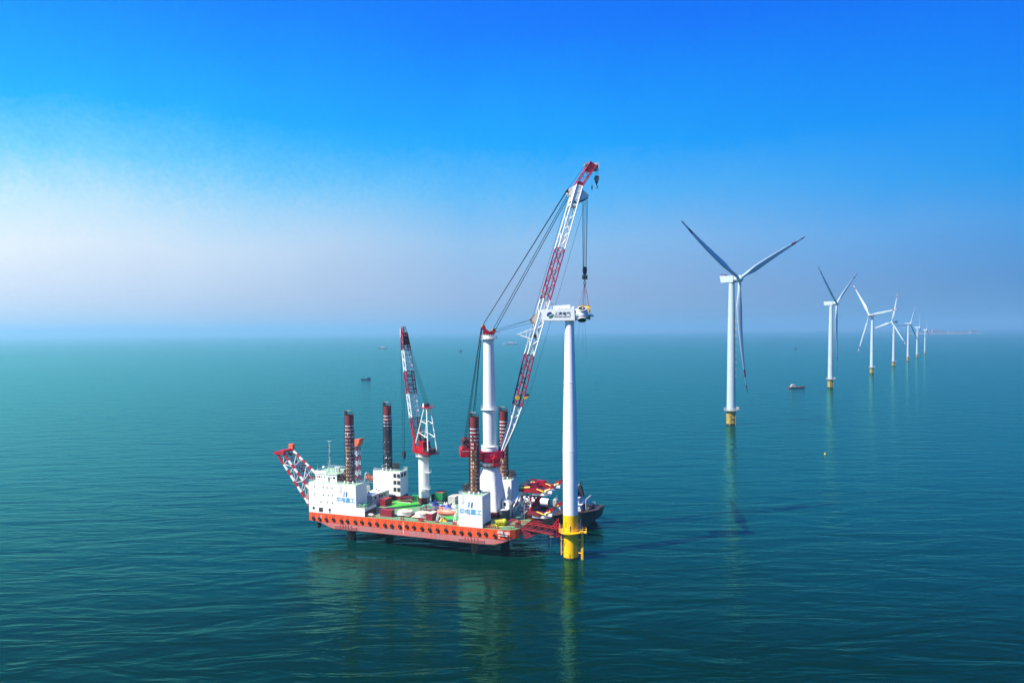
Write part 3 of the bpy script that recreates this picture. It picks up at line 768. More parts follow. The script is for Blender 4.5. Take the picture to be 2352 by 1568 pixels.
mb.box((-10.6, -3.2, 36.45), (-7.2, 3.2, 36.8), DRED)
for y in (-3.1, 3.1): mb.tube((-10.2, y, 36.8), (-9.2, y, 38.6), .14, DRED, 5); mb.tube((-7.8, y, 36.8), (-9.2, y, 38.6), .14, DRED, 5)
mb.build('winch', crane)
mb = MB()                                                     # operator's cab
mb.prism([(.6, 30.2), (2.5, 30.2), (2.5, 32.6), (.4, 32.6)], -5.9, -3.9, BRED, XZ)
mb.prism([(.3, 32.6), (2.7, 32.6), (2.0, 33.6), (1.1, 33.6)], -5.95, -3.85, BRED, XZ)
mb.box((1.2, -5.3, 33.6), (1.9, -4.5, 35.0), BRED)
mb.box((2.5, -6.2, 30.1), (3.4, -3.9, 30.2), RED); mb.box((.3, -6.3, 30.0), (2.6, -3.3, 30.18), RED)
rail(mb, [(.4, -6.3, 30.2), (3.4, -6.2, 30.2), (3.4, -3.9, 30.2)], RED)
ccab = mb.build('operator_cab', crane)
mb = MB(); mb.box((.85, -5.96, 30.9), (1.35, -5.89, 32.2), GLASS); mb.box((1.8, -5.96, 30.9), (2.25, -5.89, 32.2), GLASS); mb.box((2.49, -5.6, 30.9), (2.56, -4.2, 32.2), GLASS); mb.build('window', ccab)
# mast
mb = MB(); mb.lathe([(3.15, 34.9), (3.15, 36.5), (2.55, 36.9)], WHITE, n=36)
mb.lathe([(3.3, 36.5), (3.3, 36.65)], RAIL, n=30); rail(mb, ringpts((0, 0), 3.28, 36.6, 18), closed=True, h=.5, rows=(1,))
mb.build('mast_collar', crane)
mb = MB(); mb.lathe([(2.5, 36.6), (2.5, 49.9), (2.62, 50.0), (2.62, 50.5), (2.42, 50.6), (2.35, 55), (1.95, 78.0)], WHITE, n=40); mast = mb.build('mast', crane)
mb = MB(); mb.lathe([(3.3, 50.4), (3.3, 50.55)], RAIL, n=30); rail(mb, ringpts((0, 0), 3.28, 50.5, 18), closed=True, h=1.2); mb.build('mast_walkway', crane)
mb = MB(); mb.lathe([(2.05, 76.2), (2.25, 77.4), (2.25, 78.3)], WHITE, n=30); mb.lathe([(3.1, 76.9), (3.1, 77.05)], RAIL, n=26); rail(mb, ringpts((0, 0), 3.08, 77.05, 16), closed=True, h=1.3)
mb.lathe([(1.8, 77.4), (1.8, 78.95)], DARK, n=20)
for i in range(14):
    a = i * math.pi / 7; mb.tube((2.1 * math.cos(a), 2.1 * math.sin(a), 77.4), (2.1 * math.cos(a), 2.1 * math.sin(a), 78.9), .1, RAIL, 5)
mb.build('mast_top_walkway', crane)
mb = MB()
for y in (-1.1, 1.1):
    mb.prism([(-2.1, 78.9), (2.0, 78.9), (2.6, 79.3), (1.2, 80.0), (.2, 79.7), (-1.0, 80.6), (-1.6, 81.9), (-2.5, 81.9), (-2.6, 81.0), (-1.9, 80.2)], y - .13, y + .13, BRED, XZ)
mb.lathe([(2.2, 78.7), (2.2, 78.95)], RED, n=24)
mb.box((.6, -1.7, 79.3), (4.2, -1.3, 79.45), CRIM)
cap = mb.build('mast_head', crane)
mb = MB()
for y in (-.8, -.4, 0, .4, .8):
    mb.torus((-2.0, y, 81.5), (0, 1, 0), .62, .13, TPOLD, 18, 6); mb.tube((-2, y - .08, 81.5), (-2, y + .08, 81.5), .6, DRED, 14)
    mb.torus((2.0, y, 80.1), (0, 1, 0), .66, .13, TPOLD, 18, 6); mb.tube((2, y - .08, 80.1), (2, y + .08, 80.1), .62, DRED, 14)
mb.build('sheave', cap)
# boom
FT, HD_ = Vector((4.5, 0, 34.7)), Vector((34.45, 0, 133.4))
ax = (HD_ - FT).normalized(); dn = Vector((-ax.z, 0, ax.x)) * 1.0; dn = Vector((ax.z, 0, -ax.x))   # towards the underside (+r)
sv = Vector((0, 1, 0))
def at_z(z): return FT + ax * ((z - FT.z) / ax.z)
def boom_q(z):
    t = (z - 34.7) / (52 - 34.7)
    if t < 1: h, w_ = .7 + (2.5 - .7) * min(1, t * 1.0), 3.6 + 3.2 * min(1, t)
    else: h, w_ = 2.5, 6.8
    if z > 100: k = (z - 100) / 34; h, w_ = 2.5 - .1 * k, 6.8 - .9 * k
    c = at_z(z)
    if z < 62: c = c + dn * (1.0 * math.sin(math.pi * max(0, min(1, (z - 34.7) / 27.3))))
    return quad_at(c, dn, sv, h, w_)
secs = [(34.9, 44, WHITE, 4), (44, 52, WHITE, 3), (52, 70.7, CRIM, 6), (70.7, 91.5, WHITE, 7), (91.5, 110.6, CRIM, 6), (110.6, 126.6, WHITE, 5)]
for i, (a, b, m, n) in enumerate(secs):
    mb = MB(); A, B = boom_q(a), boom_q(b)
    truss(mb, A, B, m, .25, .125, n, faces=(0, 1, 2, 3), rungs=(i < 1), seg=8)
    for Q in (A, B):
        for k in range(4): mb.tube(Q[k], Q[(k + 1) % 4], .13, m, 5)
    if i == 0:
        for k in (0, 3): mb.add([A[k] + sv * .0, A[k] + (A[(k + 1) % 4] - A[k]) * .98, B[(k + 1) % 4].lerp(A[(k + 1) % 4], .55), B[k].lerp(A[k], .55)], [(0, 1, 2, 3)], m)
    if i in (2, 3, 4, 5):      # walkway ladder inside the boom
        p0 = at_z(a) + dn * .5; p1 = at_z(b) + dn * .5; L = (p1 - p0).length
        for s_ in (-.35, .35): mb.tube(p0 + sv * s_, p1 + sv * s_, .035, GREY, 4, caps=False)
        for k in range(int(L / .9)): q = p0.lerp(p1, k * .9 / L); mb.tube(q - sv * .35, q + sv * .35, .03, GREY, 4, caps=False)
    mb.build('boom_section', crane, 'red lattice boom section' if m is CRIM else None)
mb = MB()                                                     # solid head box
A, B = boom_q(126.6), boom_q(134.2)
for f in (0, 2):
    a, b, c, d = A[f], A[(f + 1) % 4], B[(f + 1) % 4], B[f]
for Q0, Q1 in ((A, B),):
    vs = Q0 + Q1
    mb.add(vs, [(0, 1, 5, 4), (1, 2, 6, 5), (2, 3, 7, 6), (3, 0, 4, 7), (0, 3, 2, 1), (4, 5, 6, 7)], WHITE)
for k in range(4): mb.tube(A[k], B[k], .24, WHITE, 6)
cc = at_z(128)
for f, (i, j) in enumerate(((0, 1), (3, 0))):
    c = (A[i] + A[j]) / 2 + ax * 1.3; o_ = (sv * -1 if f == 0 else dn * -1)
    e = (A[j] - A[i]).normalized(); L = .5 if f == 0 else 1.6
    mb.add([c + o_ * .03 - e * L - ax * .4, c + o_ * .03 + e * L - ax * .4, c + o_ * .03 + e * L + ax * .4, c + o_ * .03 - e * L + ax * .4], [(0, 1, 2, 3)], BLACK)
for z in (128.9, 131.5, 133.6):
    c = boom_q(z); mb.tube(c[0] - sv * .03, c[1] - sv * .03, .07, WHITE, 5)
for y in (-2.2, 2.2):
    mb.prism([(33.2, 128.2), (33.9, 133.2), (30.9, 133.3), (30.4, 132.3), (31.6, 130.2)], y - .1, y + .1, WHITE, XZ)
    mb.prism([(34.3, 128.0), (37.9, 129.6), (38.3, 130.6), (37.7, 131.2), (35.8, 132.8)], y - .1, y + .1, WHITE, XZ)
    mb.prism([(34.3, 127.8), (37.9, 129.4), (38.2, 129.9), (35, 128.4)], y - .2, y + .2, DARK, XZ)
bh = mb.build('boom_head', crane)
mb = MB()
for y in (-1.6, -.8, 0, .8, 1.6):
    mb = MB(); mb.torus((30.9, y, 132.7), (0, 1, 0), .5, .14, DARK, 16, 6); mb.build('sheave', bh); mb = MB(); mb.torus((37.6, y, 130.2), (0, 1, 0), .32, .1, DARK, 16, 6); mb.build('sheave', bh)
# jib on top
mb = MB()
J0 = [p for p in boom_q(134.2)]
jt = Vector((40.3, 0, 142.6)); jb_ax = (jt - Vector((34.7, 0, 134.2))).normalized(); jn = Vector((jb_ax.z, 0, -jb_ax.x))
J1 = quad_at(jt, jn, sv, 2.7, 4.2)
truss(mb, J0, J1, CRIM, .2, .08, 5, rungs=False, cross=True, seg=6)
mid = [a.lerp(b, .58) for a, b in zip(J0, J1)]; low_ = [a.lerp(b, .14) for a, b in zip(J0, J1)]
mb.add(mid + J1, [(0, 1, 5, 4), (3, 0, 4, 7), (4, 5, 6, 7)], BRED)
mb.add(J0 + low_, [(0, 1, 5, 4), (3, 0, 4, 7)], BRED)
mb.torus(tuple((mid[0] + J1[1]) / 2 + Vector((0, -.05, 0))), (0, 1, 0), .65, .1, BRED, 18, 5)
jib = mb.build('jib', crane)
mb = MB()
mb.box((41.0, -1.7, 140.4), (42.6, -1.3, 143.0), RAIL); mb.box((41.0, 1.3, 140.4), (42.6, 1.7, 143.0), RAIL)
mb.box((41.0, -1.3, 142.0), (42.6, 1.3, 142.2), RAIL); mb.box((41.6, -1.72, 140.8), (42.1, -1.69, 142.2), DARK)
mb.tube((41.8, -1.5, 141.2), (41.8, 1.5, 141.2), .55, DARK, 14)
mb.tube((41.0, -1.7, 140.3), (39.6, -1.9, 140.2), .08, RAIL, 4)
mb.build('jib_nose', jib)
mb = MB()
for y in (-.8, .8): mb.torus((38.0, y, 142.0), (0, 1, 0), .75, .14, TPOLD, 20, 6)
mb.tube((38, -1, 142), (38, 1, 142), .3, DARK, 8); mb.tube((38, 0, 142), (39.2, 0, 141.2), .15, DARK, 5); mb.tube((37.6, 0, 142.8), (37.1, 0, 143.4), .07, DARK, 4)
mb.build('sheave', jib)
# mid-boom fittings
mb = MB()
for y in (-2.4, 2.4):
    mb = MB(); mb.prism([(17.6, 81.9), (19.3, 87.0), (16.6, 84.8), (16.0, 83.9)], y - .1, y + .1, SAND, XZ); mb.build('pendant_bracket', crane)
mb = MB()
for y in (-3.0, 3.0):
    mb.tube((11.2, 0, 78.5), (16.6, y, 80.6), .14, RAIL, 5); mb.tube((11.2, 0, 78.5), (15.9, y, 76.6), .16, RAIL, 5)
    mb.tube((14.2, y * .55, 79.7), (14.0, y * .6, 77.5), .09, RAIL, 4)
mb.sphere((11.2, 0, 78.5), .3, RAIL, 8, 5); mb.tube((17.6, -1.2, 77.9), (17.6, 1.2, 77.9), .8, DARK, 16)
mb.build('boom_outrigger', crane)
mb = MB()
c = boom_q(54.5)
mb.box((-.5, -.3, -.5), (.9, .3, .8), YELLOW, Matrix.Translation(c[0]) @ Matrix.Rotation(-.3, 4, 'Y'))
mb.box((-.2, -.3, -.3), (1.6, .3, .5), YELLOW, Matrix.Translation(c[1] + Vector((.4, 0, .6))) @ Matrix.Rotation(-.5, 4, 'Y'))
mb.box((.6, -.3, .3), (1.9, .3, 1.2), DARK, Matrix.Translation(c[1] + Vector((.5, 0, .8))) @ Matrix.Rotation(-.3, 4, 'Y'))
mb.build('tugger_winch', crane)
mb = MB(); c = boom_q(93.3)
mb.tube(c[0] - dn * 1.6 + Vector((0, -.4, .5)), c[0], .12, YELLOW, 5); mb.tube(c[0], c[1], .12, YELLOW, 5); mb.tube(c[0] - dn * 1.4, c[0] - dn * 1.2 - Vector((0, 0, 1.0)), .08, RAIL, 4)
mb.build('rope_guide', crane)
mb = MB(); mb.box((-.3, -.1, -2.2), (.35, .1, 2.2), WHITE, Matrix.Translation(boom_q(113.5)[1] - dn * .6) @ Matrix.Rotation(.3, 4, 'Y'))
for k in range(2): mb.tube(boom_q(112)[1] - dn * (1.3 - k), boom_q(115.5)[1] - dn * (.2 + k * .5), .2, WHITE, 6)
mb.build('boom_brace', crane)
# ropes of the crane itself
mb = MB(); rr = .06
for k, y in enumerate((-1.9, -1.0, -.1, .8, 1.7)):
    mb.tube((-2.2, y * .5, 82.0), (30.7, y, 133.1), rr * .8, ROPE, 4, caps=False)
for y in (-1.5, -.9): mb.tube((1.7, y * .6, 80.7), (31.0, y, 131.9), rr * 1.5, ROPE, 4, caps=False)
for y in (.5, 1.2): mb.tube((2.4, y * .8, 79.9), (31.5, y, 131.0), rr * 1.5, ROPE, 4, caps=False)
mb.build('luffing_rope', crane)
mb = MB()
for a, b in (((2.3, -.8, 80.5), (16.2, -2.3, 84.1)), ((2.4, .2, 79.7), (16.3, 2.3, 84.0)), ((2.4, .5, 79.5), (16.6, -2.4, 82.9))): mb.tube(a, b, .05, ROPE, 4, caps=False)
mb.tube((31.2, -1, 132.2), (16.2, -2.3, 84.3), .055, ROPE, 4, caps=False)
mb.tube((16.4, -2.2, 83.6), (17.7, -1, 78.4), .05, ROPE, 4, caps=False)
mb.tube((30.9, .3, 133.2), (37.9, 0, 142.7), .06, ROPE, 4, caps=False)
mb.tube((38.1, 1, 129.8), (14.5, 1, 52.0), .05, ROPE, 4, caps=False); mb.tube((14.5, 1, 52.0), (6.3, 1, 35.0), .05, ROPE, 4, caps=False)
mb.build('guide_rope', crane)
mb = MB()
for y in (-.6, .5):
    mb.tube((-2.7, y, 81.5), (-9.6, y * 2.5, 39.6), .06, ROPE, 4, caps=False); mb.tube((-2.6, y + .2, 81.3), (-8.9, y * 2.5 + .2, 39.6), .06, ROPE, 4, caps=False)
    mb.tube((-2.5, y, 81.0), (-6.0, y, 50.0), .06, ROPE, 4, caps=False); mb.tube((-2.45, y + .15, 81.0), (-5.5, y, 50.0), .05, ROPE, 4, caps=False)
    mb.tube((-6.0, y, 50.0), (-8.3, y * 2, 38.2), .06, ROPE, 4, caps=False)
mb.build('hoist_rope', crane)

def hook_block(name, label, cat, M, c, top_pts, w_=1.5, h=4.6, style='twin', hook=DARK, ropes_r=.055, dz=None):
    """c: centre of block; ropes run up to top_pts"""
    c = Vector(c); t = thing(name, label, cat, M, tuple(c - Vector((0, 0, h / 2))))
    mb = MB()
    if style == 'twin':
        mb.prism([(-.75, .1), (-.35, -.9), (.35, -.9), (.75, .1), (.75, 1.7), (.45, 2.2), (-.45, 2.2), (-.75, 1.7)], -.5, .5, DARK, Matrix.Translation(c) @ XZ)
        mb.box((-.3, -.25, -2.7), (.3, .25, -.9), DARK, Matrix.Translation(c))
        for d in (-.75, .75): mb.prism([(d - .25, -2.6), (d + .25, -2.6), (d + .2, -.9), (d - .2, -.9)], -.4, .4, DARK, Matrix.Translation(c) @ XZ)
        mb.box((-.75, -.35, -1.9), (.75, .35, -1.5), DARK, Matrix.Translation(c))
    else:
        mb.prism([(-.28, -1.2), (.28, -1.2), (.85, .6), (.85, 1.2), (.6, 1.7), (-.6, 1.7), (-.85, 1.2), (-.85, .6)], -.45, .45, DARK, Matrix.Translation(c) @ XZ)
        for k in range(3):
            z = 1.0 - k * .62; w2 = .78 - .2 * k
            for s_ in (-1, 1): mb.add([Vector((s_ * w2, -.47, z + .15)) + c, Vector((0, -.47, z - .45)) + c, Vector((0, -.47, z - .2)) + c, Vector((s_ * w2, -.47, z + .4)) + c], [(0, 1, 2, 3)], SAND)
    mb.build('block', t)
    hk = MB(); z0 = -2.7 if style == 'twin' else -1.2
    hk.tube(c + Vector((0, 0, z0)), c + Vector((0, 0, z0 - .7)), .17, hook, 8)
    for s_ in ((-1, 1) if style == 'twin' else (1,)):
        pts = [c + Vector((s_ * .5 * math.sin(a), 0, z0 - 1.2 + .5 * math.cos(a))) for a in [k * .5 for k in range(8)]]
        hk.path(pts, .15, hook, 6)
    hk.build('hook', t)
    rp = MB()
    for p, q in top_pts: rp.tube(c + Vector(p), q, ropes_r, ROPE, 4, caps=False)
    rp.build('fall_rope', t)
    return t
hook_block('main_hook_block', 'large black double hook block hanging above the turbine hub', 'hook block', CM, (37.2, 0, 101.8),
           [((-.6, -.3, 1.8), (36.6, -1.2, 129.5)), ((-.6, .3, 1.8), (36.7, 1.2, 129.5)), ((-.2, .2, 2.1), (37.6, .2, 130)), ((.5, -.3, 1.8), (38.3, -.8, 130.2)), ((.5, .3, 1.8), (38.3, .8, 130.2))], ropes_r=.075)
hook_block('auxiliary_hook_block', 'small black and cream striped hook block hanging from the jib tip', 'hook block', CM, (42.0, 0, 136.6),
           [((-.6, 0, 1.5), (41.4, .2, 140.6)), ((-.1, 0, 1.6), (42.3, 0, 140.7)), ((.6, 0, 1.5), (42.6, .2, 140.8))], style='wedge')
t = MB(); t.tube((39.9, -1, 140.2), (39.9, -1, 134.4), .03, ROPE, 4); t.lathe([(.08, 134.6), (.3, 134.2), (.3, 133.5), (.1, 133.0)], DARK, (39.9, -1), 8); t.tube((39.9, -1, 133), (39.9, -1, 132.4), .08, DARK, 4)
solo(t, 'ball_weight', 'tiny black rope weight hanging beside the striped jib hook', 'rope weight', CM, (39.9, -1, 132.4))

# ------------------------------------------------------------------ deck crane
dcw = BM @ Vector((35.7, 27.9, 0))
DM = Matrix.Translation(dcw) @ Matrix.Rotation(R(133), 4, 'Z')
dcr = thing('pedestal_crane', 'smaller lattice boom crane on a white column with red foot, near the deck middle', 'crane', DM, (0, 0, DK))
mb = MB(); mb.lathe([(2.2, DK + .03), (2.2, DK + 2.5)], DRED, n=32); mb.build('column_foot', dcr)
mb = MB(); mb.lathe([(2.17, DK + 2.5), (2.12, 29.2), (2.35, 29.9), (2.35, 30.3)], WHITE, n=40); dcol = mb.build('column', dcr)
mb = MB(); mb.lathe([(3.3, 29.5), (3.3, 29.62)], RAIL, n=26); rail(mb, ringpts((0, 0), 3.25, 29.6, 18), closed=True); mb.build('column_walkway', dcr)
mb = MB()                                                     # caged ladder on the -r side, seen to the right
IB = DM.inverted() @ BM
def cage(mb, u, v, z0, z1, T):
    for d in (-.25, .25): mb.tube(T @ Vector((u, v + d, z0)), T @ Vector((u, v + d, z1)), .05, RAIL, 4)
    z = z0
    while z < z1: mb.tube(T @ Vector((u, v - .25, z)), T @ Vector((u, v + .25, z)), .035, RAIL, 4, caps=False); z += .5
    z = z0 + 1.2
    while z < z1 - .5:
        pts = [T @ Vector((u + .75 * math.sin(a), v - .5 * math.cos(a), z)) for a in (0, .8, 1.57, 2.35, 3.14)]; mb.path(pts, .035, RAIL, 4); z += 1.1
    for a in (.8, 1.57, 2.35): mb.tube(T @ Vector((u + .75 * math.sin(a), v - .5 * math.cos(a), z0 + 1.2)), T @ Vector((u + .75 * math.sin(a), v - .5 * math.cos(a), z1 - .5)), .03, RAIL, 4)
cage(mb, 37.9, 26.6, DK + .1, 16.4, IB); cage(mb, 37.2, 25.9, 16.5, 23.2, IB); cage(mb, 37.9, 26.6, 23.2, 29.4, IB)
for z, (a, b) in ((16.3, (36.6, 39.0)), (23.1, (37.0, 39.4))):
    mb.box((a, 25.4, z), (b, 27.2, z + .1), RAIL, IB); rail(mb, [IB @ Vector(p) for p in ((a, 25.4, z + .1), (b, 25.4, z + .1), (b, 27.2, z + .1))])
mb.build('caged_ladder', dcr)
mb = MB()
mb.lathe([(2.5, 30.3), (2.7, 30.8)], DRED, n=28)
mb.prism([(-6.8, -2.9), (3.2, -2.9), (4.2, -1.8), (4.2, 1.8), (3.2, 2.9), (-6.8, 2.9)], 30.8, 31.2, RED)
rail(mb, [(4.0, -2.6, 31.2), (-6.7, -2.8, 31.2), (-6.7, 2.8, 31.2), (4.0, 2.6, 31.2)], RED)
mb.build('slewing_platform', dcr)
mb = MB()
mb.box((-2.6, -1.9, 31.2), (3.4, 1.9, 33.4), BRED); mb.box((-2.2, -1.8, 33.4), (1.2, 1.8, 35.6), RED)
for s_ in (-1, 1): mb.prism([(2.2, 31.2), (4.6, 31.2), (4.4, 35.2), (3.4, 35.6)], s_ * 1.9 - .2, s_ * 1.9 + .2, BRED, XZ)
for k in range(5): mb.box((-2.0 + k * 1.0, -1.96, 31.8), (-1.4 + k * 1.0, -1.89, 32.7), DRED)
mb.build('machinery_house', dcr)
mb = MB()
for x in (-3.6, -5.2): mb.tube((x, -1.6, 32.2), (x, 1.6, 32.2), .75, BLACK, 16); [mb.torus((x, y, 32.2), (0, 1, 0), .85, .1, DARK, 18, 5) for y in (-1.6, 0, 1.6)]
mb.tube((-1, -.8, 36.4), (-1, .8, 36.4), .55, DARK, 12)
mb.build('winch', dcr)
mb = MB(); mb.box((4.2, -2.9, 31.0), (6.4, -.6, 31.15), RAIL); rail(mb, [(4.2, -2.9, 31.15), (6.4, -2.9, 31.15), (6.4, -.6, 31.15)])
mb.build('boom_foot_walkway', dcr)
mb = MB()
At = Vector((-3.1, 0, 49.4))
for s_ in (-1, 1):
    T0, T1 = At + Vector((.8, s_ * 1.0, 0)), At + Vector((-.8, s_ * 1.0, 0))
    F0, F1 = Vector((2.2, s_ * 2.2, 34.8)), Vector((-6.0, s_ * 2.2, 32.4))
    mb.tube(F0, T0, .26, WHITE, 8); mb.tube(F1, T1, .26, WHITE, 8)
    for t_ in (.3, .62): mb.tube(F0.lerp(T0, t_), F1.lerp(T1, t_), .13, WHITE, 6)
for t_ in (.3, .62, .97):
    for F, Tt in (((2.2, 34.8), (-2.3, 49.4)), ((-6.0, 32.4), (-3.9, 49.4))):
        x = F[0] + (Tt[0] - F[0]) * t_; z = F[1] + (Tt[1] - F[1]) * t_; y = 2.2 - 1.2 * t_
        mb.tube((x, -y, z), (x, y, z), .13, WHITE, 6)
mb.build('gantry_frame', dcr)
mb = MB(); mb.box((-5.6, -1.7, 49.4), (-.4, 1.7, 49.6), BRED); rail(mb, [(-5.5, -1.6, 49.6), (-5.5, 1.6, 49.6), (-3.4, 1.6, 49.6)], RED); rail(mb, [(-5.5, -1.6, 49.6), (-3.4, -1.6, 49.6)], RED)
for y in (-.9, -.45, 0, .45, .9): mb.torus((-2.6, y, 50.5), (0, 1, 0), .6, .14, BLACK, 16, 6)
mb.tube((-2.6, -1.1, 50.5), (-2.6, 1.1, 50.5), .5, BLACK, 12); mb.box((-1.9, -.9, 49.6), (-1.0, .9, 50.9), WHITE)
mb.build('gantry_head', dcr)
DF, DT = Vector((3.9, 0, 34.6)), Vector((12.4, 0, 79.4))
dax = (DT - DF).normalized(); ddn = Vector((dax.z, 0, -dax.x))
def dq(z, hh=None, ww=None):
    t = (z - 34.6) / (44.8 - 34.6); h, w_ = (.8 + .9 * min(1, t), 2.9 + .9 * min(1, t))
    if z > 60: k = (z - 60) / 20; w_ -= .9 * k; h -= .2 * k
    return quad_at(DF + dax * ((z - 34.6) / dax.z), ddn, sv, hh or h, ww or w_)
for i, (a, b, m, n) in enumerate(((40.5, 44.8, CRIM, 2), (44.8, 54.5, WHITE, 5), (54.5, 63.6, CRIM, 5), (63.6, 72.3, WHITE, 5), (72.3, 75.0, CRIM, 2))):
    mb = MB(); A, B = dq(a), dq(b)
    truss(mb, A, B, m, .23, .10, n, rungs=True, seg=6); mb.build('boom_section', dcr, 'red lattice boom section' if m is CRIM else None)
mb = MB(); A, B = dq(34.6), dq(40.5)
vs = A + B; mb.add(vs, [(0, 1, 5, 4), (2, 3, 7, 6)], BRED); truss(mb, A, B, BRED, .22, .1, 2)
mb.build('boom_foot', dcr)
mb = MB(); A, B = dq(74.6), dq(79.4, 1.4, 2.2); B2 = dq(82.0, 1.2, .9)
truss(mb, A, B, RED, .24, .12, 2, cross=True)
mb.add(A + [p.lerp(q, .7) for p, q in zip(A, B)], [(3, 0, 4, 7)], DRED); mb.add([A[0], A[1], B[1], B[0]], [(0, 1, 2, 3)], RED)
truss(mb, B, B2, RED, .13, .07, 1)
mb.box((-.3, -.9, -.6), (1.5, .9, -.2), BRED, Matrix.Translation(B[1])); mb.box((.9, -.8, -1.6), (1.3, .8, 2.0), RAIL, Matrix.Translation(DT + ddn * .5))
for y in (-.5, .5): mb.torus(tuple(DT + ddn * 1.2 + Vector((0, y, -1))), (0, 1, 0), .5, .12, DARK, 16, 6)
mb.build('boom_head', dcr)
mb = MB()
for y in (-1.0, -.7, -.4, -.1, .2, .5, .8, 1.05): mb.tube((-2.6, y, 51.0), DT + Vector((-.8, y * .9, -1.0)), .035, ROPE, 4, caps=False)
mb.build('luffing_rope', dcr)
mb = MB(); mb.tube(DT + ddn * .9 + Vector((0, 1, -2)), (5.2, 1, 35.5), .035, ROPE, 4, caps=False)
mb.build('hoist_rope', dcr)
hook_block('deck_crane_hook_block', 'small dark striped hook block hanging above the rear white house with louvres', 'hook block', DM, (13.9, 0, 28.0),
           [((-.55, 0, 1.6), (13.5, -.5, 76.6)), ((-.45, .1, 1.6), (13.5, -.3, 76.6)), ((.55, 0, 1.6), (14.3, .5, 77.0)), ((.45, .1, 1.6), (14.3, .3, 77.0))], style='wedge', ropes_r=.05)

# ------------------------------------------------------------------ turbines
def blade_mesh(name, L, chord=1.0, bands=(), root_m=None, bend=0.0, m=None):
    """blade along +z from z=0, chord in x, thickness in y; bands: (from, to) fractions painted red"""
    m = m or TURB; mb = MB(); n = 16; st = 26; rings = []; zs = []
    cuts = sorted(set([i / st for i in range(st + 1)] + [b for bb in bands for b in bb]))
    for t in cuts:
        if t < .05: c, th = 1.0, 1.0
        elif t < .22: k = (t - .05) / .17; k = k * k * (3 - 2 * k); c, th = 1.0 + 1.05 * k, 1.0 - .35 * k
        else: k = (t - .22) / .78; c, th = 2.05 * (1 - k) ** .85 + .30, .65 * (1 - k) ** 1.1 + .06
        c *= chord; th *= chord; tw = R(22) * (1 - t) ** 2; off = c * .12 * min(1, t * 5)
        rg = []
        for i in range(n):
            a = 2 * math.pi * i / n; x = c * math.cos(a) + off * 2; y = th * math.sin(a) * (1 - .35 * (math.cos(a) if t > .1 else 0))
            rg.append(Vector((x * math.cos(tw) - y * math.sin(tw), x * math.sin(tw) + y * math.cos(tw) - bend * L * t * t, L * t)))
        rings.append(rg); zs.append(t)
    for k in range(len(rings) - 1):
        mid = (zs[k] + zs[k + 1]) / 2; mm = m
        for b0, b1 in bands:
            if b0 < mid < b1: mm = CRIM
        mb.add(rings[k] + rings[k + 1], [(i, (i + 1) % n, n + (i + 1) % n, n + i) for i in range(n)], mm, True)
    mb.add(rings[-1], [tuple(range(n))], mb.mats[mb.mi[-1]]); mb.add(rings[0], [tuple(range(n - 1, -1, -1))], DARK)
    return mb.mesh(name)

main_pos = Vector((20.08, 257.3, 0))
TM = Matrix.Translation(main_pos)
turb = thing('wind_turbine', 'white turbine being built on a yellow foundation, one blade fitted, lettering on its nacelle', 'wind turbine', TM)
mb = MB(); mb.lathe([(2.62, -6), (2.62, 15.5)], YELLOW, n=48); mb.lathe([(2.66, -3), (2.66, .55)], SEAW, n=40, caps=False); tp = mb.build('foundation', turb)
mb = MB(); mb.lathe([(2.60, 15.5), (2.60, 15.8), (2.58, 38), (2.42, 48), (2.05, 62), (1.52, 83.4)], TURB, n=56)
mb.build('tower', turb)
for z, r in ((38.0, 2.6), (62.0, 2.07)):
    mb = MB(); mb.lathe([(r - .02, z - .12), (r + .03, z - .1), (r + .03, z + .1), (r - .02, z + .12)], TURB, n=56, caps=False); mb.build('tower_flange', turb)
mb = MB()
for z in (9.6,):
    mb.lathe([(2.62, z - .25), (4.35, z - .25), (4.35, z), (2.62, z)], YELLOW, n=36, caps=False)
    for i in range(12):
        a = i * math.pi / 6; mb.tube((2.6 * math.cos(a), 2.6 * math.sin(a), z - 1.3), (4.2 * math.cos(a), 4.2 * math.sin(a), z - .2), .07, YELLOW, 4)
rail(mb, ringpts((0, 0), 4.3, 9.6, 26), YELLOW, 1.25, 2, .05, closed=True)
mb.box((3.6, -3.0, 9.4), (5.3, -.4, 9.62), YELLOW); rail(mb, [(4.0, -3.0, 9.6), (5.3, -3.0, 9.6), (5.3, -.4, 9.6), (4.2, -.4, 9.6)], YELLOW, 1.25, 1, .05)
mb.box((3.0, -3.3, 9.62), (3.9, -2.6, 10.3), YELLOW); mb.tube((-3.9, -1.2, 9.6), (-3.9, -1.2, 12.6), .09, RAIL, 5); mb.tube((3.6, 1.2, 9.6), (3.6, 1.2, 13.4), .07, RAIL, 5)
mb.build('work_platform', turb)
for sx, y0 in ((1, -2.2), (-1, -1.0)):
    mb = MB(); x = 3.35 * sx * (1.08 if sx > 0 else 1)
    for d in ((0, .9) if sx > 0 else (0,)):
        mb.tube((x + d * .5, y0 - d * .3, -2.5 if sx > 0 else 1.4), (x + d * .5, y0 - d * .3, 9.2 if sx > 0 else 8.3), .2 if sx > 0 else .17, YELLOW, 10)
    for z in (2.2, 6.8): mb.tube((x, y0, z), (2.2 * sx, y0 * .6, z), .17, YELLOW, 8); mb.tube((2.5 * sx, y0 * .7, z - .9), (2.5 * sx, y0 * .7, z + .5), .12, YELLOW, 6)
    for k in range(14): mb.tube((x - .25 * sx, y0 - .3, 1.6 + k * .5), (x + .2 * sx, y0 - .3, 1.6 + k * .5), .03, YELLOW, 4)
    mb.build('boat_landing', turb)
mb = MB(); mb.tube((-.6, -2.62, -.5), (-.6, -2.66, 2.2), .07, WOOD, 5); mb.box((-1.9, -2.0, 11.2), (-1.7, -1.8, 13.4), DRED)
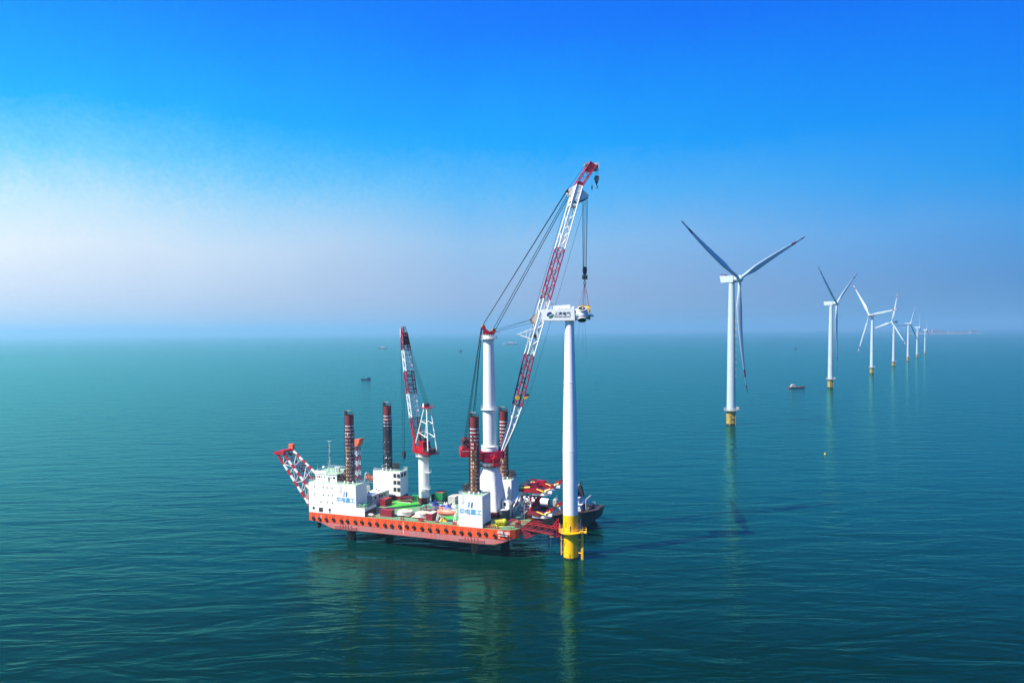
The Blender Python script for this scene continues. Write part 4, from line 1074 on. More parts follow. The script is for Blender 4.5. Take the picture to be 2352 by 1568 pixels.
for k in range(6): mb.box((2.65, -.3, 9.8 + k * .45), (3.3 - k * .05, .3, 9.86 + k * .45), LWHITE)
mb.build('access_stair', turb)
mb = MB(); mb.box((-1.05, -2.52, 9.75), (-.15, -2.38, 11.9), GREY, Matrix.Rotation(R(12), 4, 'Z')); mb.box((-.95, -2.56, 9.85), (-.25, -2.5, 11.8), DRED, Matrix.Rotation(R(12), 4, 'Z')); mb.build('door', turb)
NM = Matrix.Rotation(R(-6), 4, 'Z')                            # nacelle heading
def np_(x, y, z): return NM @ Vector((x, y, z))
mb = MB()
X_Z = XZ
mb.prism([(-10.1, 87.1), (-9.5, 85.6), (-9.0, 83.4), (1.9, 83.25), (1.75, 87.35)], -2.15, 2.15, TURB, NM @ X_Z)
mb.box((-9.0, -2.17, 83.18), (1.95, 2.17, 83.38), GREY, NM)
nac = mb.build('nacelle', turb)
mb = MB(); mb.prism([(-5.6, 87.3), (.4, 87.5), (.3, 88.75), (-5.5, 88.4)], -1.3, 1.3, TURB, NM @ X_Z); mb.box((.7, -1.0, 87.45), (1.6, 1.0, 88.1), TURB, NM)
mb.build('cooler_housing', nac)
mb = MB(); mb.tube(np_(-6.6, -.8, 87.2), np_(-5.9, -.8, 88.3), .07, RAIL, 4); mb.tube(np_(-6.0, -.8, 88.2), np_(-6.0, -.8, 89.2), .06, GREY, 4); mb.sphere(tuple(np_(-6.0, -.8, 89.1)), .2, DRED, 8, 5); mb.tube(np_(-6.4, -.8, 88.9), np_(-5.6, -.8, 88.9), .04, DRED, 4)
mb.build('wind_vane', nac)
LM = NM @ Matrix(((1, 0, 0, 0), (0, 0, -1, -2.17), (0, 1, 0, 0), (0, 0, 0, 1)))
text_mesh("\u4e0a\u6d77\u7535\u6c14", 1.36, INK, 'lettering', LM @ Matrix.Translation((-2.35, 85.55, 0)), nac, 0.02, 0.03, sx=1.06)
text_mesh("SHANGHAI ELECTRIC", 0.56, INK, 'lettering', LM @ Matrix.Translation((-2.35, 84.55, 0)), nac, 0.02, 0.012, sx=1.05)
e = MB()                                                       # round two-coloured emblem with a light flash
def arc(a0, a1, r=1.08, n=14): return [(r * 1.1 * math.cos(R(a0 + (a1 - a0) * i / n)), r * math.sin(R(a0 + (a1 - a0) * i / n))) for i in range(n + 1)]
EM = LM @ Matrix.Translation((-6.55, 85.2, 0))
e.prism(arc(70, 200) + [(-.9, -.15), (-.15, .12), (.1, .12), (-.1, .3), (.55, .62)], 0, .03, EBLUE, EM)
e.prism(arc(-110, 20) + [(.9, .15), (.15, -.12), (-.1, -.12), (.1, -.3), (-.55, -.62)], 0, .03, EGREEN, EM)
e.prism([(-1.1, -.32), (-.35, -.42), (-.15, -.3), (-.25, -.18)], 0, .03, EBLUE, EM); e.prism([(1.1, .32), (.35, .42), (.15, .3), (.25, .18)], 0, .03, EGREEN, EM)
e.build('emblem', nac)
hubc = np_(4.35, 0, 85.35)
HM = Matrix.Translation(hubc) @ NM
mb = MB(); mb.sphere((0, 0, 0), 2.2, TURB, 28, 16, sc=(1.03, 1, 1)); mb.tube((-2.45, 0, 0), (-.6, 0, 0), 1.95, TURB, 28); mb.tube((.4, 0, 0), (2.0, 0, 0), 1.7, TURB, 28, r2=1.05)
for v in mb.v: v[:] = HM @ v
hub = mb.build('hub', turb)
mb = MB(); mb.tube(HM @ Vector((-2.7, 0, 0)), HM @ Vector((-2.4, 0, 0)), 1.9, DARK, 28); mb.build('hub_seal', hub)
for k in (1, 2):
    a = 2.0944 * k
    d = HM.to_3x3() @ Vector((0, math.cos(a), math.sin(a)))
    mb = MB(); c = hubc
    mb.torus(c + d * 2.2, d, 1.42, .17, TURB, 28, 8); mb.torus(c + d * 2.3, d, 1.25, .10, DARK, 28, 6)
    mb.tube(c + d * 1.7, c + d * 2.22, 1.25, BLACK, 24)
    mb.sphere(tuple(c + d * 2.1 + Vector((.3, 0, .2))), .35, GREY if k == 1 else DARK, 8, 6)
    if k == 1: mb.tube(c + d * 2.23 - Vector((.3, 0, .45)), c + d * 2.25 - Vector((.3, 0, .45)), .62, LGREY, 16)
    mb.build('blade_socket', hub)
bl = blade_mesh('blade', 60.0, .95, ((.80, .86), (.93, 1.0)), bend=.01)
tip = Vector((35.0, 317, 86.3)) - main_pos
bd = (tip - hubc).normalized()
Bq = Matrix((Vector((-.25, 0, 1)).cross(bd).normalized(), bd.cross(Vector((-.25, 0, 1)).cross(bd)).normalized(), bd)).transposed().to_4x4()
o = bpy.data.objects.new('blade', bl); COL.objects.link(o); o.parent = turb; o.matrix_local = Matrix.Translation(hubc + bd * 1.9) @ Bq
ORG[o.name] = (0, 0, 0)
# yellow blade yoke with slings, held by the main hook
hookw = CM @ Vector((37.2, 0, 97.4)); yc = Vector((main_pos + hubc + bd * 22)); yc.z += 2.3; yc.x -= .9
YM = Matrix.Translation((yc.x, yc.y, 0)) @ Matrix.Rotation(math.atan2(bd.y, bd.x) - math.pi / 2, 4, 'Z')
yk = thing('blade_yoke', 'yellow lifting yoke clamped round the turbine blade under the large hook', 'lifting yoke', YM, (0, 0, yc.z))
mb = MB(); z = yc.z
for y in (-3.5, 3.5): mb.box((-2.0, y - .3, z), (2.0, y + .3, z + .7), YELLOW); [mb.tube((x, y, z + .7), (x, y, z + 1.1), .15, TPOLD, 6) for x in (-1.7, -.5, .7, 1.8)]
for x in (-.7, .7): mb.box((x - .2, -3.5, z + .1), (x + .2, 3.5, z + .6), YELLOW)
mb.box((-1.4, -1.2, z + .6), (.2, .9, z + 1.3), TPOLD)
mb.build('spreader', yk)
mb = MB()
for y in (-3.5, 3.5):
    mb.box((1.5, y - .3, z - 4.2), (2.0, y + .3, z), TPOLD); mb.box((-1.9, y - .3, z - 3.2), (-1.6, y + .3, z), YELLOW); mb.box((-1.8, y - .3, z - 3.9), (1.8, y + .3, z - 3.5), DARK)
mb.build('clamp_arm', yk)
mb = MB(); hl = YM.inverted() @ hookw
for x, y in ((-1.8, -3.5), (-1.3, 3.5), (1.8, -3.5), (1.6, 3.5), (-.2, -3.5), (.4, 3.5), (1.9, 0), (0, -3)): mb.tube((x, y, z + .7), hl + Vector((.1 * x, 0, 0)), .055, mat('sling_crimson', (.16, .03, .06), .7), 4, caps=False)
mb.build('sling', yk)
for k, (dx, dy, dz, z1) in enumerate(((-1.2, 4, -2.6, 76), (1.0, 12, -2.8, 73), (2.6, 18, -2.6, 70.5), (-3.4, 1, -2.4, 72))):
    mb = MB(); b = hubc + Vector((dx * .8 + .6, dy, dz * .8)); mb.tube(b, b + Vector((dx * .4 - .3, 0, z1 - b.z)), .022, ROPE, 4, caps=False); mb.build('tag_line', turb)

# finished turbines
STD_H = 90.0
mb = MB(); mb.lathe([(2.9, -4), (2.9, 8.9)], TPOLD, n=28); mb.lathe([(2.95, -3), (2.95, .8)], SEAW, n=24, caps=False); M_F = mb.mesh('foundation')
mb = MB(); mb.lathe([(2.7, 8.9), (2.6, 20), (2.35, 55), (1.7, 88.2)], TURB_HAZE, n=32); M_T = mb.mesh('tower')
mb = MB(); mb.lathe([(4.4, 8.9), (4.4, 9.2)], GREY, n=24); rail(mb, ringpts((0, 0), 4.3, 9.2, 16), LGREY, 1.3, 2, .1, closed=True); mb.box((3, -2, 9.2), (5.8, .5, 9.4), GREY); mb.box((2.6, -2, 9.4), (4.4, -.4, 11.2), LGREY); M_P = mb.mesh('work_platform')
mb = MB()
for sx in (-1, 1): mb.tube((1.8 * sx, -3.2, -2), (1.8 * sx, -3.2, 7.3), .2, TPOLD, 6)
for z in (1.5, 4.5): mb.tube((-1.8, -3.2, z), (1.8, -3.2, z), .16, TPOLD, 5)
M_B = mb.mesh('boat_landing')
mb = MB(); mb.prism([(-7.5, 92.6), (-6.6, 88.3), (2.3, 88.2), (2.5, 91.8), (1.5, 92.2)], -2.0, 2.0, TURB_HAZE, XZ); mb.box((-6.5, -1.5, 92.2), (-4.2, 1.5, 93.2), DRED); mb.tube((-6.8, -1.2, 92.5), (-6.8, -1.2, 94.2), .15, DARK, 5); M_N = mb.mesh('nacelle')
mb = MB(); mb.sphere((4.2, 0, 90.2), 2.2, TURB_HAZE, 20, 12, sc=(1.15, 1, 1)); mb.tube((2.4, 0, 90.2), (4.2, 0, 90.2), 1.9, TURB_HAZE, 20); [v.__setitem__(0, v[0] + 1.3) for v in mb.v]; mb.tube((2.4, 0, 90.2), (4, 0, 90.2), 1.7, TURB_HAZE, 16); M_H = mb.mesh('hub')
mb = MB()
for k in range(9): mb.box((1.9, -1.9, 30 + k * 4.2), (2.35, -1.2, 30.8 + k * 4.2), YELLOW)
M_K = mb.mesh('tower_lettering')
far = [  # base x, y, tower px height, hub-tower px, blade/tower ratio, yaw of rotor axis, first blade angle, label
    (182.1, 614.2, 337, .745, -52, 270, 'nearest finished white turbine, tall and alone, right of the crane', 0.09),
    (424.6, 986.0, 195, .76, -42, 270, 'second finished turbine, with two blades raised in a narrow V', 0.03),
    (625.9, 1286.8, 134, .70, 192, 7.5, 'third finished turbine, with its rotor on the left side of the tower', 0.02),
    (787.0, 1526.2, 101, .69, 191, 73.6, 'fourth finished turbine, with one blade pointing nearly straight up', 0.02),
    (940.0, 1757.1, 85, .66, -62, 65.7, 'fifth finished turbine, with one blade leaning slightly right of upright', 0.02),
    (1069.6, 1954.4, 69, .6, -34, 100, 'sixth finished turbine, small and thin, second from the far end', 0.02),
    (1209.0, 2167.4, 56, .6, -40, 92, 'smallest finished turbine, farthest in the row, left of the distant coast', 0.02)]
for i, (x, y, hp, br_, yaw, b0, lab, bend) in enumerate(far):
    sc_ = hp * y / F_PX / 91.0
    t = bpy.data.objects.new('wind_turbine', None); COL.objects.link(t); t.location = (x, y, 0); t.scale = (sc_,) * 3
    t['label'] = lab; t['category'] = 'wind turbine'; t['group'] = 'finished wind turbines standing in a row'
    for nm, me in (('foundation', M_F), ('tower', M_T), ('work_platform', M_P), ('boat_landing', M_B)):
        o = bpy.data.objects.new(nm, me); COL.objects.link(o); o.parent = t
        if nm == 'tower':
            k_ = bpy.data.objects.new('tower_lettering', M_K); COL.objects.link(k_); k_.parent = o
            if i > 1: bpy.data.objects.remove(k_)
    n_ = bpy.data.objects.new('nacelle', M_N); COL.objects.link(n_); n_.parent = t; n_.rotation_euler = (0, 0, R(yaw))
    h_ = bpy.data.objects.new('hub', M_H); COL.objects.link(h_); h_.parent = t; h_.rotation_euler = (0, 0, R(yaw))
    fx = 0.95 if i == 0 else 1.0
    bm_ = blade_mesh('blade', 91.0 * br_, 1.0 * (.95 if i == 0 else 1.0), ((.80, .87), (.94, 1.0)), bend=bend, m=TURB_HAZE)
    # blade angle measured in the rotor plane seen from the camera side, anticlockwise from the right
    Ry = Matrix.Rotation(R(yaw), 4, 'Z')
    axis = (Ry @ Vector((1, 0, 0)))
    rt = Vector((-axis.y, axis.x, 0)); rt = rt if rt.x > 0 else -rt     # rotor-plane horizontal that points right
    for k in range(3):
        a = R((25, 155, 270)[k] if i == 0 else b0 + 120 * k); d = rt * math.cos(a) + Vector((0, 0, 1)) * math.sin(a)
        Mx = Matrix((d.cross(axis).normalized() * 1, -axis, d)).transposed()
        if Mx.determinant() < 0: Mx = Matrix((-(d.cross(axis).normalized()), -axis, d)).transposed()
        o = bpy.data.objects.new('blade', bm_); COL.objects.link(o); o.parent = t
        o.matrix_local = Matrix.Translation(Ry @ Vector((5.6, 0, 90.2))) @ Matrix.Translation(d * 1.2) @ Mx.to_4x4()

# ------------------------------------------------------------------ vessels
def boat_hull(mb, L, B, D, m, m2=None, sheer=.35, bow=.3, z0=-.6, deck=None):
    """stem at +x"""
    st = [(-.5, .82, 0), (-.42, .95, 0), (0, 1, 0), (.22, .92, 0), (.36, .66, .1), (.45, .34, .35), (.5, .04, .7)]
    rings = []
    for t, bw, k in st:
        x = t * L; b = B / 2 * bw; h = D * (1 + sheer * max(0, t) * 2 + (.12 if t < -.4 else 0)); xb = x - bow * D * k * 2
        rings.append([Vector((x, -b, h)), Vector((xb, -b * .85, D * .35)), Vector((xb, -b * .55, z0)), Vector((xb, b * .55, z0)), Vector((xb, b * .85, D * .35)), Vector((x, b, h))])
    for a, b in zip(rings, rings[1:]):
        for i in range(5): mb.add([a[i], a[i + 1], b[i + 1], b[i]], [(0, 1, 2, 3)], (m if i in (0, 4) else (m2 or m)))
        mb.add([a[0] - Vector((0, 0, .12 * D)), b[0] - Vector((0, 0, .12 * D)), b[5] - Vector((0, 0, .12 * D)), a[5] - Vector((0, 0, .12 * D))], [(0, 1, 2, 3)], deck or WOOD)
    mb.add(rings[0], [(0, 1, 2, 3, 4, 5)], m)
    return rings
def small_boat(name, label, cat, pos, head, L, B, D, hm, cm, cabins, mast=(), bow=.3, deck=None):
    M = Matrix.Translation(pos) @ Matrix.Rotation(R(head), 4, 'Z')
    t = thing(name, label, cat, M)
    mb = MB(); boat_hull(mb, L, B, D, hm, DRED if name == 'fishing_boat' else None, bow=bow, deck=deck); mb.build('hull', t)
    for (x0, x1, b, z0, z1, m) in cabins:
        mb = MB(); mb.prism([(x0, z0), (x1, z0), (x1 - (z1 - z0) * .2, z1), (x0, z1)], -b / 2, b / 2, m or cm, XZ); c = mb.build('cabin', t)
        w_ = MB(); n = max(2, int((x1 - x0) / (L * .06)))
        for k in range(n):
            xx = x0 + (x1 - x0) * (k + .3) / n; w_.box((xx, -b / 2 - .05, z0 + (z1 - z0) * .5), (xx + (x1 - x0) * .45 / n, b / 2 + .05, z0 + (z1 - z0) * .85), GLASS)
        w_.build('window', c)
        r_ = MB(); r_.box((x0 - .2, -b / 2 - .2, z1), (x1 - (z1 - z0) * .15, b / 2 + .2, z1 + .15), cm); r_.build('roof', c)
    for (x, z0, z1, r) in mast: mb = MB(); mb.tube((x, 0, z0), (x, 0, z1), r, DARK, 5); mb.tube((x, 0, z1 * .98), (x - L * .1, 0, z0 + (z1 - z0) * .45), r * .5, DARK, 4); mb.build('mast', t)
    return t
small_boat('fishing_boat', 'red-brown fishing boat with a white cabin, right of the nearest finished turbine', 'fishing boat', (379.6, 983.9, 0), 6, 23, 5.4, 1.7, mat('boat_brown', (.26, .03, .025), .6), LGREY, [(-9, -2.5, 3.6, 1.5, 3.8, LGREY), (-7.5, -4, 3, 3.8, 5, LGREY)], [(5, 1.5, 4.0, .12)])
small_boat('fishing_boat', 'small dark blue fishing boat with a thin mast, left of the deck crane', 'fishing boat', (-244.4, 1237.4, 0), 8, 17, 5, 1.9, BLUEB, BLUEB, [(2.0, 6.5, 3.4, 1.9, 4.4, BLUEB)], [(-2.5, 1.8, 11, .12), (-6, 1.8, 5, .12)])
small_boat('fishing_boat', 'tiny dark boat far out between the two cranes', 'fishing boat', (-200.9, 2904, 0), 40, 14, 6, 3.2, BLUEB, BLUEB, [(-4, 3, 5, 3, 6.5, BLUEB)])
small_boat('fishing_boat', 'tiny dark boat far out behind the nearest finished turbine', 'fishing boat', (1085.6, 2834, 0), 20, 15, 5, 2.4, BLUEB, BLUEB, [(0, 4.5, 4, 2.4, 5.5, BLUEB)], [(-2, 2, 8, .2)])
small_boat('cargo_ship', 'far white ship with a low grey hull near the horizon, left of the deck crane', 'ship', (-620, 3560, 0), 4, 48, 10, 2.6, GREY, RAIL, [(-10, 12, 8, 2.6, 7.5, RAIL), (-4, 6, 6, 7.5, 10.5, RAIL)], bow=.5)
small_boat('patrol_ship', 'pale white patrol ship near the horizon between the mast and the boom', 'ship', (-8, 4360, 0), 183, 96, 14, 5.5, RAIL, RAIL, [(-18, 16, 11, 5.5, 12, RAIL), (-8, 8, 9, 12, 17, RAIL), (-34, -22, 9, 5.5, 13, RAIL)], [(0, 17, 26, .8)], bow=.6)
mb = MB(); mb.lathe([(.1, -.3), (.6, 0), (.6, .4), (.12, .7), (.1, 1.4)], YELLOW, n=12); solo(mb, 'marker_buoy', 'tiny yellow buoy floating on open water right of the new turbine', 'buoy', Matrix.Translation((197.6, 465.4, 0)), (0, 0, 0))

# supply vessel moored behind the bow
VM = Matrix.Translation((30.5, 303.5, 0)) @ Matrix.Rotation(R(156), 4, 'Z')
vs_ = thing('supply_ship', 'dark hulled supply ship with railed decks, lying behind the yellow foundation', 'ship', VM)
mb = MB()
rings = []
for x, b, zt_, zb_ in ((-6.5, 3.0, 7.2, 5.0), (-5.5, 5.6, 6.9, 3.0), (-2, 7.0, 6.5, .0), (4, 7.2, 5.6, -1), (12, 7.2, 3.8, -1), (62, 7.2, 3.4, -1), (72, 6.6, 3.6, 0)):
    rings.append([Vector((x, -b, zt_)), Vector((x + .4, -b * .86, zb_)), Vector((x + .4, b * .86, zb_)), Vector((x, b, zt_))])
for a, b in zip(rings, rings[1:]):
    for i in range(3): mb.add([a[i], a[i + 1], b[i + 1], b[i]], [(0, 1, 2, 3)], SHIPH)
    mb.add([a[0] - Vector((0, 0, .3)), b[0] - Vector((0, 0, .3)), b[3] - Vector((0, 0, .3)), a[3] - Vector((0, 0, .3))], [(0, 1, 2, 3)], SHIPD)
mb.add(rings[0], [(0, 1, 2, 3)], SHIPH); mb.add(rings[-1], [(3, 2, 1, 0)], SHIPH)
mb.tube((-6.4, -3, 7.2), (-5.5, -5.6, 6.9), .35, BLACK, 8); mb.tube((-6.4, -3, 7.2), (-6.4, 3, 7.2), .35, BLACK, 8)
for x in (0, 4, 9): mb.box((x, -7.3 + (.4 if x < 2 else 0), 1), (x + .3, -7.05, 5), GREY)
mb.box((6, -7.25, .0), (22, -7.21, .7), ORANGE)
mb.build('hull', vs_)
mb = MB(); mb.prism([(1.0, 6.0), (8.5, 5.0), (8.5, 8.6), (1.8, 8.6)], -4.6, 4.6, LGREY, XZ); mb.prism([(2.2, 8.6), (8.2, 8.6), (8.2, 11.2), (2.7, 11.2)], -3.8, 3.8, LGREY, XZ); sup = mb.build('superstructure', vs_)
mb = MB(); mb.prism([(3.4, 11.2), (8, 11.2), (8, 14.2), (4.1, 14.2)], -3.2, 3.2, DRED, XZ); mb.box((3.8, -3.6, 14.2), (8.4, 3.6, 14.35), DRED); br2 = mb.build('bridge', vs_)
for k in range(5): w_ = MB(); w_.box((4.4 + k * .72, -3.27, 12.4), (4.9 + k * .72, -3.21, 13.5), GLASS); w_.build('window', br2)
mb = MB()
rail(mb, [(-1.5, -6.6, 6.5), (3, -7.0, 5.9), (14, -7, 3.9)]); rail(mb, [(.8, -4.8, 8.65), (9, -4.8, 8.65)]); rail(mb, [(.8, -4.8, 8.65), (.8, 4.8, 8.65)]); mb.box((.7, -5.0, 8.55), (9, 5.0, 8.65), RAIL)
rail(mb, [(2.2, -4.1, 11.25), (8.6, -4.1, 11.25)]); mb.box((2.0, -4.2, 11.18), (8.8, 4.2, 11.28), RAIL); rail(mb, [(4, -3.5, 14.35), (8.3, -3.5, 14.35), (8.3, 3.5, 14.35), (4, 3.5, 14.35)], closed=True)
rail(mb, [(-1.5, -6.6, 6.5), (-1.5, 6.6, 6.5)])
mb.build('railing', vs_)
mb = MB(); mb.prism([(1.2, 11.2), (3.2, 11.2), (3.4, 15.5), (2.4, 15.5)], -1.0, 1.0, BLACK, XZ); mb.path([(2.8, 0, 15.5), (2.8, 0, 16.7), (2.3, 0, 17.1), (1.8, 0, 17.1)], .22, BLACK, 6); mb.build('funnel', vs_)
mb = MB(); mb.tube((-.5, -3, 6.5), (-.5, -3, 10.6), .14, RAIL, 5); mb.tube((-.5, 3, 6.5), (-.5, 3, 10.6), .14, RAIL, 5); mb.path([(-.5, -3, 10.6), (-1.4, -1.2, 11.6), (-1.4, 1.2, 11.6), (-.5, 3, 10.6)], .14, RAIL, 5); mb.box((-2.4, -1.5, 6.6), (.8, 1.5, 8.0), DARK)
mb.tube((-3, 0, 6.6), (-3, 0, 8.6), .3, DARK, 8); mb.build('winch_frame', vs_)
mb = MB()
for x in (17, 24, 40, 52): mb = MB(); mb.box((x, -5.5, 3.5), (x + 4.5, 5.5, 5.0), FRAMEB); mb.tube((x, -6.5, 3.4), (x + 4, -5.4, 4.4), .5, BLACK, 8); mb.build('cargo_cradle', vs_)
mb = MB(); mb.box((14.8, -5.6, 4.0), (16.4, -3.4, 7.6), GREY); mb.prism([(15, 7.6), (16.5, 7.6), (15.8, 8.4)], -5.4, -3.6, LGREY, XZ); mb.path([(15.6, -5.6, 5), (15.6, -7, 7), (15.6, -6.2, 9)], .12, RAIL, 5); mb.build('deck_locker', vs_)
mb = MB(); mb.tube((18, -3.0, 6.6), (46, -3.4, 6.6), 1.5, TURB, 28, r2=1.65); mb.tube((17.97, -3.0, 6.6), (18.06, -3.0, 6.6), 1.3, DARK, 20)
mb.torus((18, -3, 6.6), (1, 0, 0), 1.5, .06, GREY, 24, 5)
solo(mb, 'tower_section', 'white tapered tube lying on the supply ship behind the red gripper frame', 'tower section', VM, (18, -3, 5.0))
mb = MB(); mb.box((27, -6.6, 5.0), (32, -4.9, 6.3), LGREY); mb.prism([(27.2, 6.3), (31.8, 6.3), (31, 7.5), (28, 7.5)], -6.5, -5.0, LGREY, XZ)
solo(mb, 'generator', 'grey rounded machine housing on the ship deck below the white tube', 'generator', VM, (27, -6, 5.0))

# far coast
mb = MB(); rnd = random.Random(4)
def coast(mb, x0, x1, y, hgt, n):
    top = [hgt * (.35 + .65 * rnd.random()) * math.sin(math.pi * (k + .3) / (n + .6)) ** .4 for k in range(n + 1)]
    for k in range(n):
        xa, xb = x0 + (x1 - x0) * k / n, x0 + (x1 - x0) * (k + 1) / n
        mb.add([(xa, y, -.5), (xb, y, -.5), (xb, y + 30, top[k + 1]), (xa, y + 30, top[k]), (xa, y + 400, top[k] * .6), (xb, y + 400, top[k + 1] * .6), (xb, y + 500, -.5), (xa, y + 500, -.5)],
               [(0, 1, 2, 3), (3, 2, 5, 4), (4, 5, 6, 7)], LAND)
coast(mb, 4330, 5060, 7900, 18, 30)
solo(mb, 'headland', None, None, Matrix(), (4350, 7900, 0), kind='structure')
mb = MB(); coast(mb, 2600, 11500, 20500, 38, 70); solo(mb, 'distant_hills', None, None, Matrix(), (2600, 20500, 0), kind='structure')
for k in range(14):
    x = 4380 + k * 44 + rnd.uniform(-14, 14); wd = rnd.uniform(18, 52); h_ = rnd.uniform(12, 32) * (1 if k < 6 else .6)
    mb = MB(); mb.box((-wd / 2, -8, 0), (wd / 2, 12, h_), TOWN); mb.prism([(-wd / 2 - 1, h_), (wd / 2 + 1, h_), (wd / 2 - 4, h_ + 5), (-wd / 2 + 4, h_ + 5)], -9, 13, mat('far_roof', (.45, .16, .12), .7), XZ)
    for q in range(4): mb.box((-wd / 2 + wd * (q + .3) / 4, -8.2, h_ * .4), (-wd / 2 + wd * (q + .7) / 4, -7.95, h_ * .7), GLASS)
    o = solo(mb, 'harbour_building', 'pale pink building in the distant town on the low headland', 'building', Matrix.Translation((x, 7930, 12)), (0, 0, 0), 'buildings of the distant town')

# ------------------------------------------------------------------ gear on the deck
def container(name, label, u0, v0, u1, v1, h, m, top=None, z=DK + .03, cat='container', door=True):
    t = bthing(name, label, cat, u0, v0, z)
    mb = MB(); L = u1 - u0; W2 = v1 - v0
    mb.box((u0 + .06, v0 + .06, z + .1), (u1 - .06, v1 - .06, z + h - .12), m)
    n = max(4, int(L / .3))
    for k in range(n): mb.box((u0 + .12 + (L - .24) * k / n, v0 + .02, z + .2), (u0 + .12 + (L - .24) * (k + .5) / n, v0 + .06, z + h - .2), m)
    n = max(4, int(W2 / .3))
    for k in range(n): mb.box((u1 - .06, v0 + .12 + (W2 - .24) * k / n, z + .2), (u1 - .02, v0 + .12 + (W2 - .24) * (k + .5) / n, z + h - .2), m)
    mb.build('wall', t)
    mb = MB()
    for x in (u0, u1 - .12):
        for y in (v0, v1 - .12): mb.box((x, y, z), (x + .12, y + .12, z + h), m)
    for y in (v0 + .004, v1 - .116):
        mb.box((u0 + .12, y, z), (u1 - .12, y + .11, z + .14), m); mb.box((u0 + .12, y, z + h - .14), (u1 - .12, y + .11, z + h - .003), m)
    for x in (u0 + .004, u1 - .116):
        mb.box((x, v0 + .12, z), (x + .11, v1 - .12, z + .14), m); mb.box((x, v0 + .12, z + h - .14), (x + .11, v1 - .12, z + h - .003), m)
    mb.build('frame', t)
    mb = MB(); mb.box((u0 + .13, v0 + .13, z + h - .118), (u1 - .13, v1 - .13, z + h - .03), top or m)
    n = int(max(L, W2) / .6)
    for k in range(n):
        if L > W2: mb.box((u0 + .3 + (L - .6) * k / n, v0 + .2, z + h - .03), (u0 + .45 + (L - .6) * k / n, v1 - .2, z + h - .01), top or m)
        else: mb.box((u0 + .2, v0 + .3 + (W2 - .6) * k / n, z + h - .03), (u1 - .2, v0 + .45 + (W2 - .6) * k / n, z + h - .01), top or m)
    mb.build('roof', t)
    return t
CONT = mat('container_maroon', (0.30, 0.012, 0.03), 0.5, col2=(0.2, 0.012, 0.025), stain=(.14, .05, .03), s_amt=.36)
container('shipping_container', 'dark red container near the hull edge, just right of the low white annex', 30.2, 2.6, 35.2, 5.0, 2.6, CONT)
container('shipping_container', 'dark red container standing end-on beside the grey deck cabin and green patch', 21.4, 17.0, 23.9, 22.2, 2.7, CONT)
container('shipping_container', 'dark red container with a grey roof, beside the near orange lifeboat', 49.8, 2.6, 52.3, 7.4, 2.7, CONT, LGREY)
container('shipping_container', 'pale grey ribbed container behind the sheeted cargo, left of the front leg house', 45.4, 30.0, 48.5, 35.2, 2.9, LGREY, SAND)
container('shipping_container', 'dark green container half hidden behind the foot of the white crane column', 37.0, 31.5, 41.0, 34.0, 2.9, mat('container_dark_green', (.01, .06, .05), .5))
t = container('control_cabin', 'two-level green cabin with a red roof and a dark window band, behind the blue sheets', 40.1, 28.4, 43.7, 32.8, 3.0, CGREEN, mat('cabin_roof_red', (.42, .05, .05), .6), z=DK + 1.5, cat='cabin')
mb = MB(); mb.box((40.15, 28.45, DK + .05), (43.65, 32.7, DK + 1.5), DARK); mb.box((40.1, 28.4, DK + .03), (43.7, 32.8, DK + .5), CGREEN)
for k in range(6): mb.box((40.2 + k * .65, 28.35, DK + .5), (40.28 + k * .65, 28.44, DK + 1.5), CGREEN)
mb.box((39.9, 28.1, DK + .75), (43.9, 28.2, DK + .85), RAIL); mb.build('window_band', t)
t = bthing('generator_skid', 'small open green skid frame between the low red lattice and the crane column', 'generator', 28.9, 29.4)
mb = MB()
for x in (28.9, 30.3, 31.9): 
    for y in (29.4, 31.0): mb.box((x, y, DK + .03), (x + .18, y + .18, DK + 2.1), CGREEN)
mb.box((28.9, 29.3, DK + 2.1), (32.1, 31.3, DK + 2.25), CGREEN); mb.box((30.4, 29.5, DK + .03), (31.9, 31.0, DK + 2.0), CGREEN); mb.build('frame', t)
mb = MB(); mb.box((29.15, 29.7, DK + .2), (30.25, 30.9, DK + 1.5), DARK)
for z in (.5, 1.2): mb.box((30.6, 29.42, DK + z), (31.2, 29.5, DK + z + .4), DARK)
mb.build('engine', t)
container('workshop_box', 'dark grey steel box on deck between the pedestal and the red stay foot', 74.6, 13.4, 77.6, 16.4, 3.4, mat('box_grey', (.10, .10, .095), .6, stain=(.15, .08, .05), s_amt=.4), LGREY, cat='steel box')
t = bthing('lookout_cabin', 'white cabin with a dark arched window above the grey steel box beside the pedestal', 'cabin', 74.4, 16.8)
mb = MB(); mb.prism([(74.4, DK + .03), (77.2, DK + .03), (77.2, DK + 5.4), (76.5, DK + 6.2), (74.4, DK + 6.2)], -19.4, -16.8, WHITE, Matrix(((1, 0, 0, 0), (0, 0, -1, 0), (0, 1, 0, 0), (0, 0, 0, 1)))); cbn = mb.build('wall', t)
mb = MB(); mb.box((75.0, 16.72, DK + 4.3), (75.9, 16.8, DK + 5.3), GLASS); mb.tube((75.45, 16.72, DK + 5.3), (75.45, 16.81, DK + 5.3), .45, GLASS, 14); mb.build('window', cbn)
mb = MB(); rail(mb, [(77.3, 16.9, DK + 3.9), (79.2, 18.5, DK + 5.8)]); mb.tube((77.3, 16.9, DK + 3.9), (79.2, 18.5, DK + 5.8), .12, DARK, 4); mb.build('stair', t)

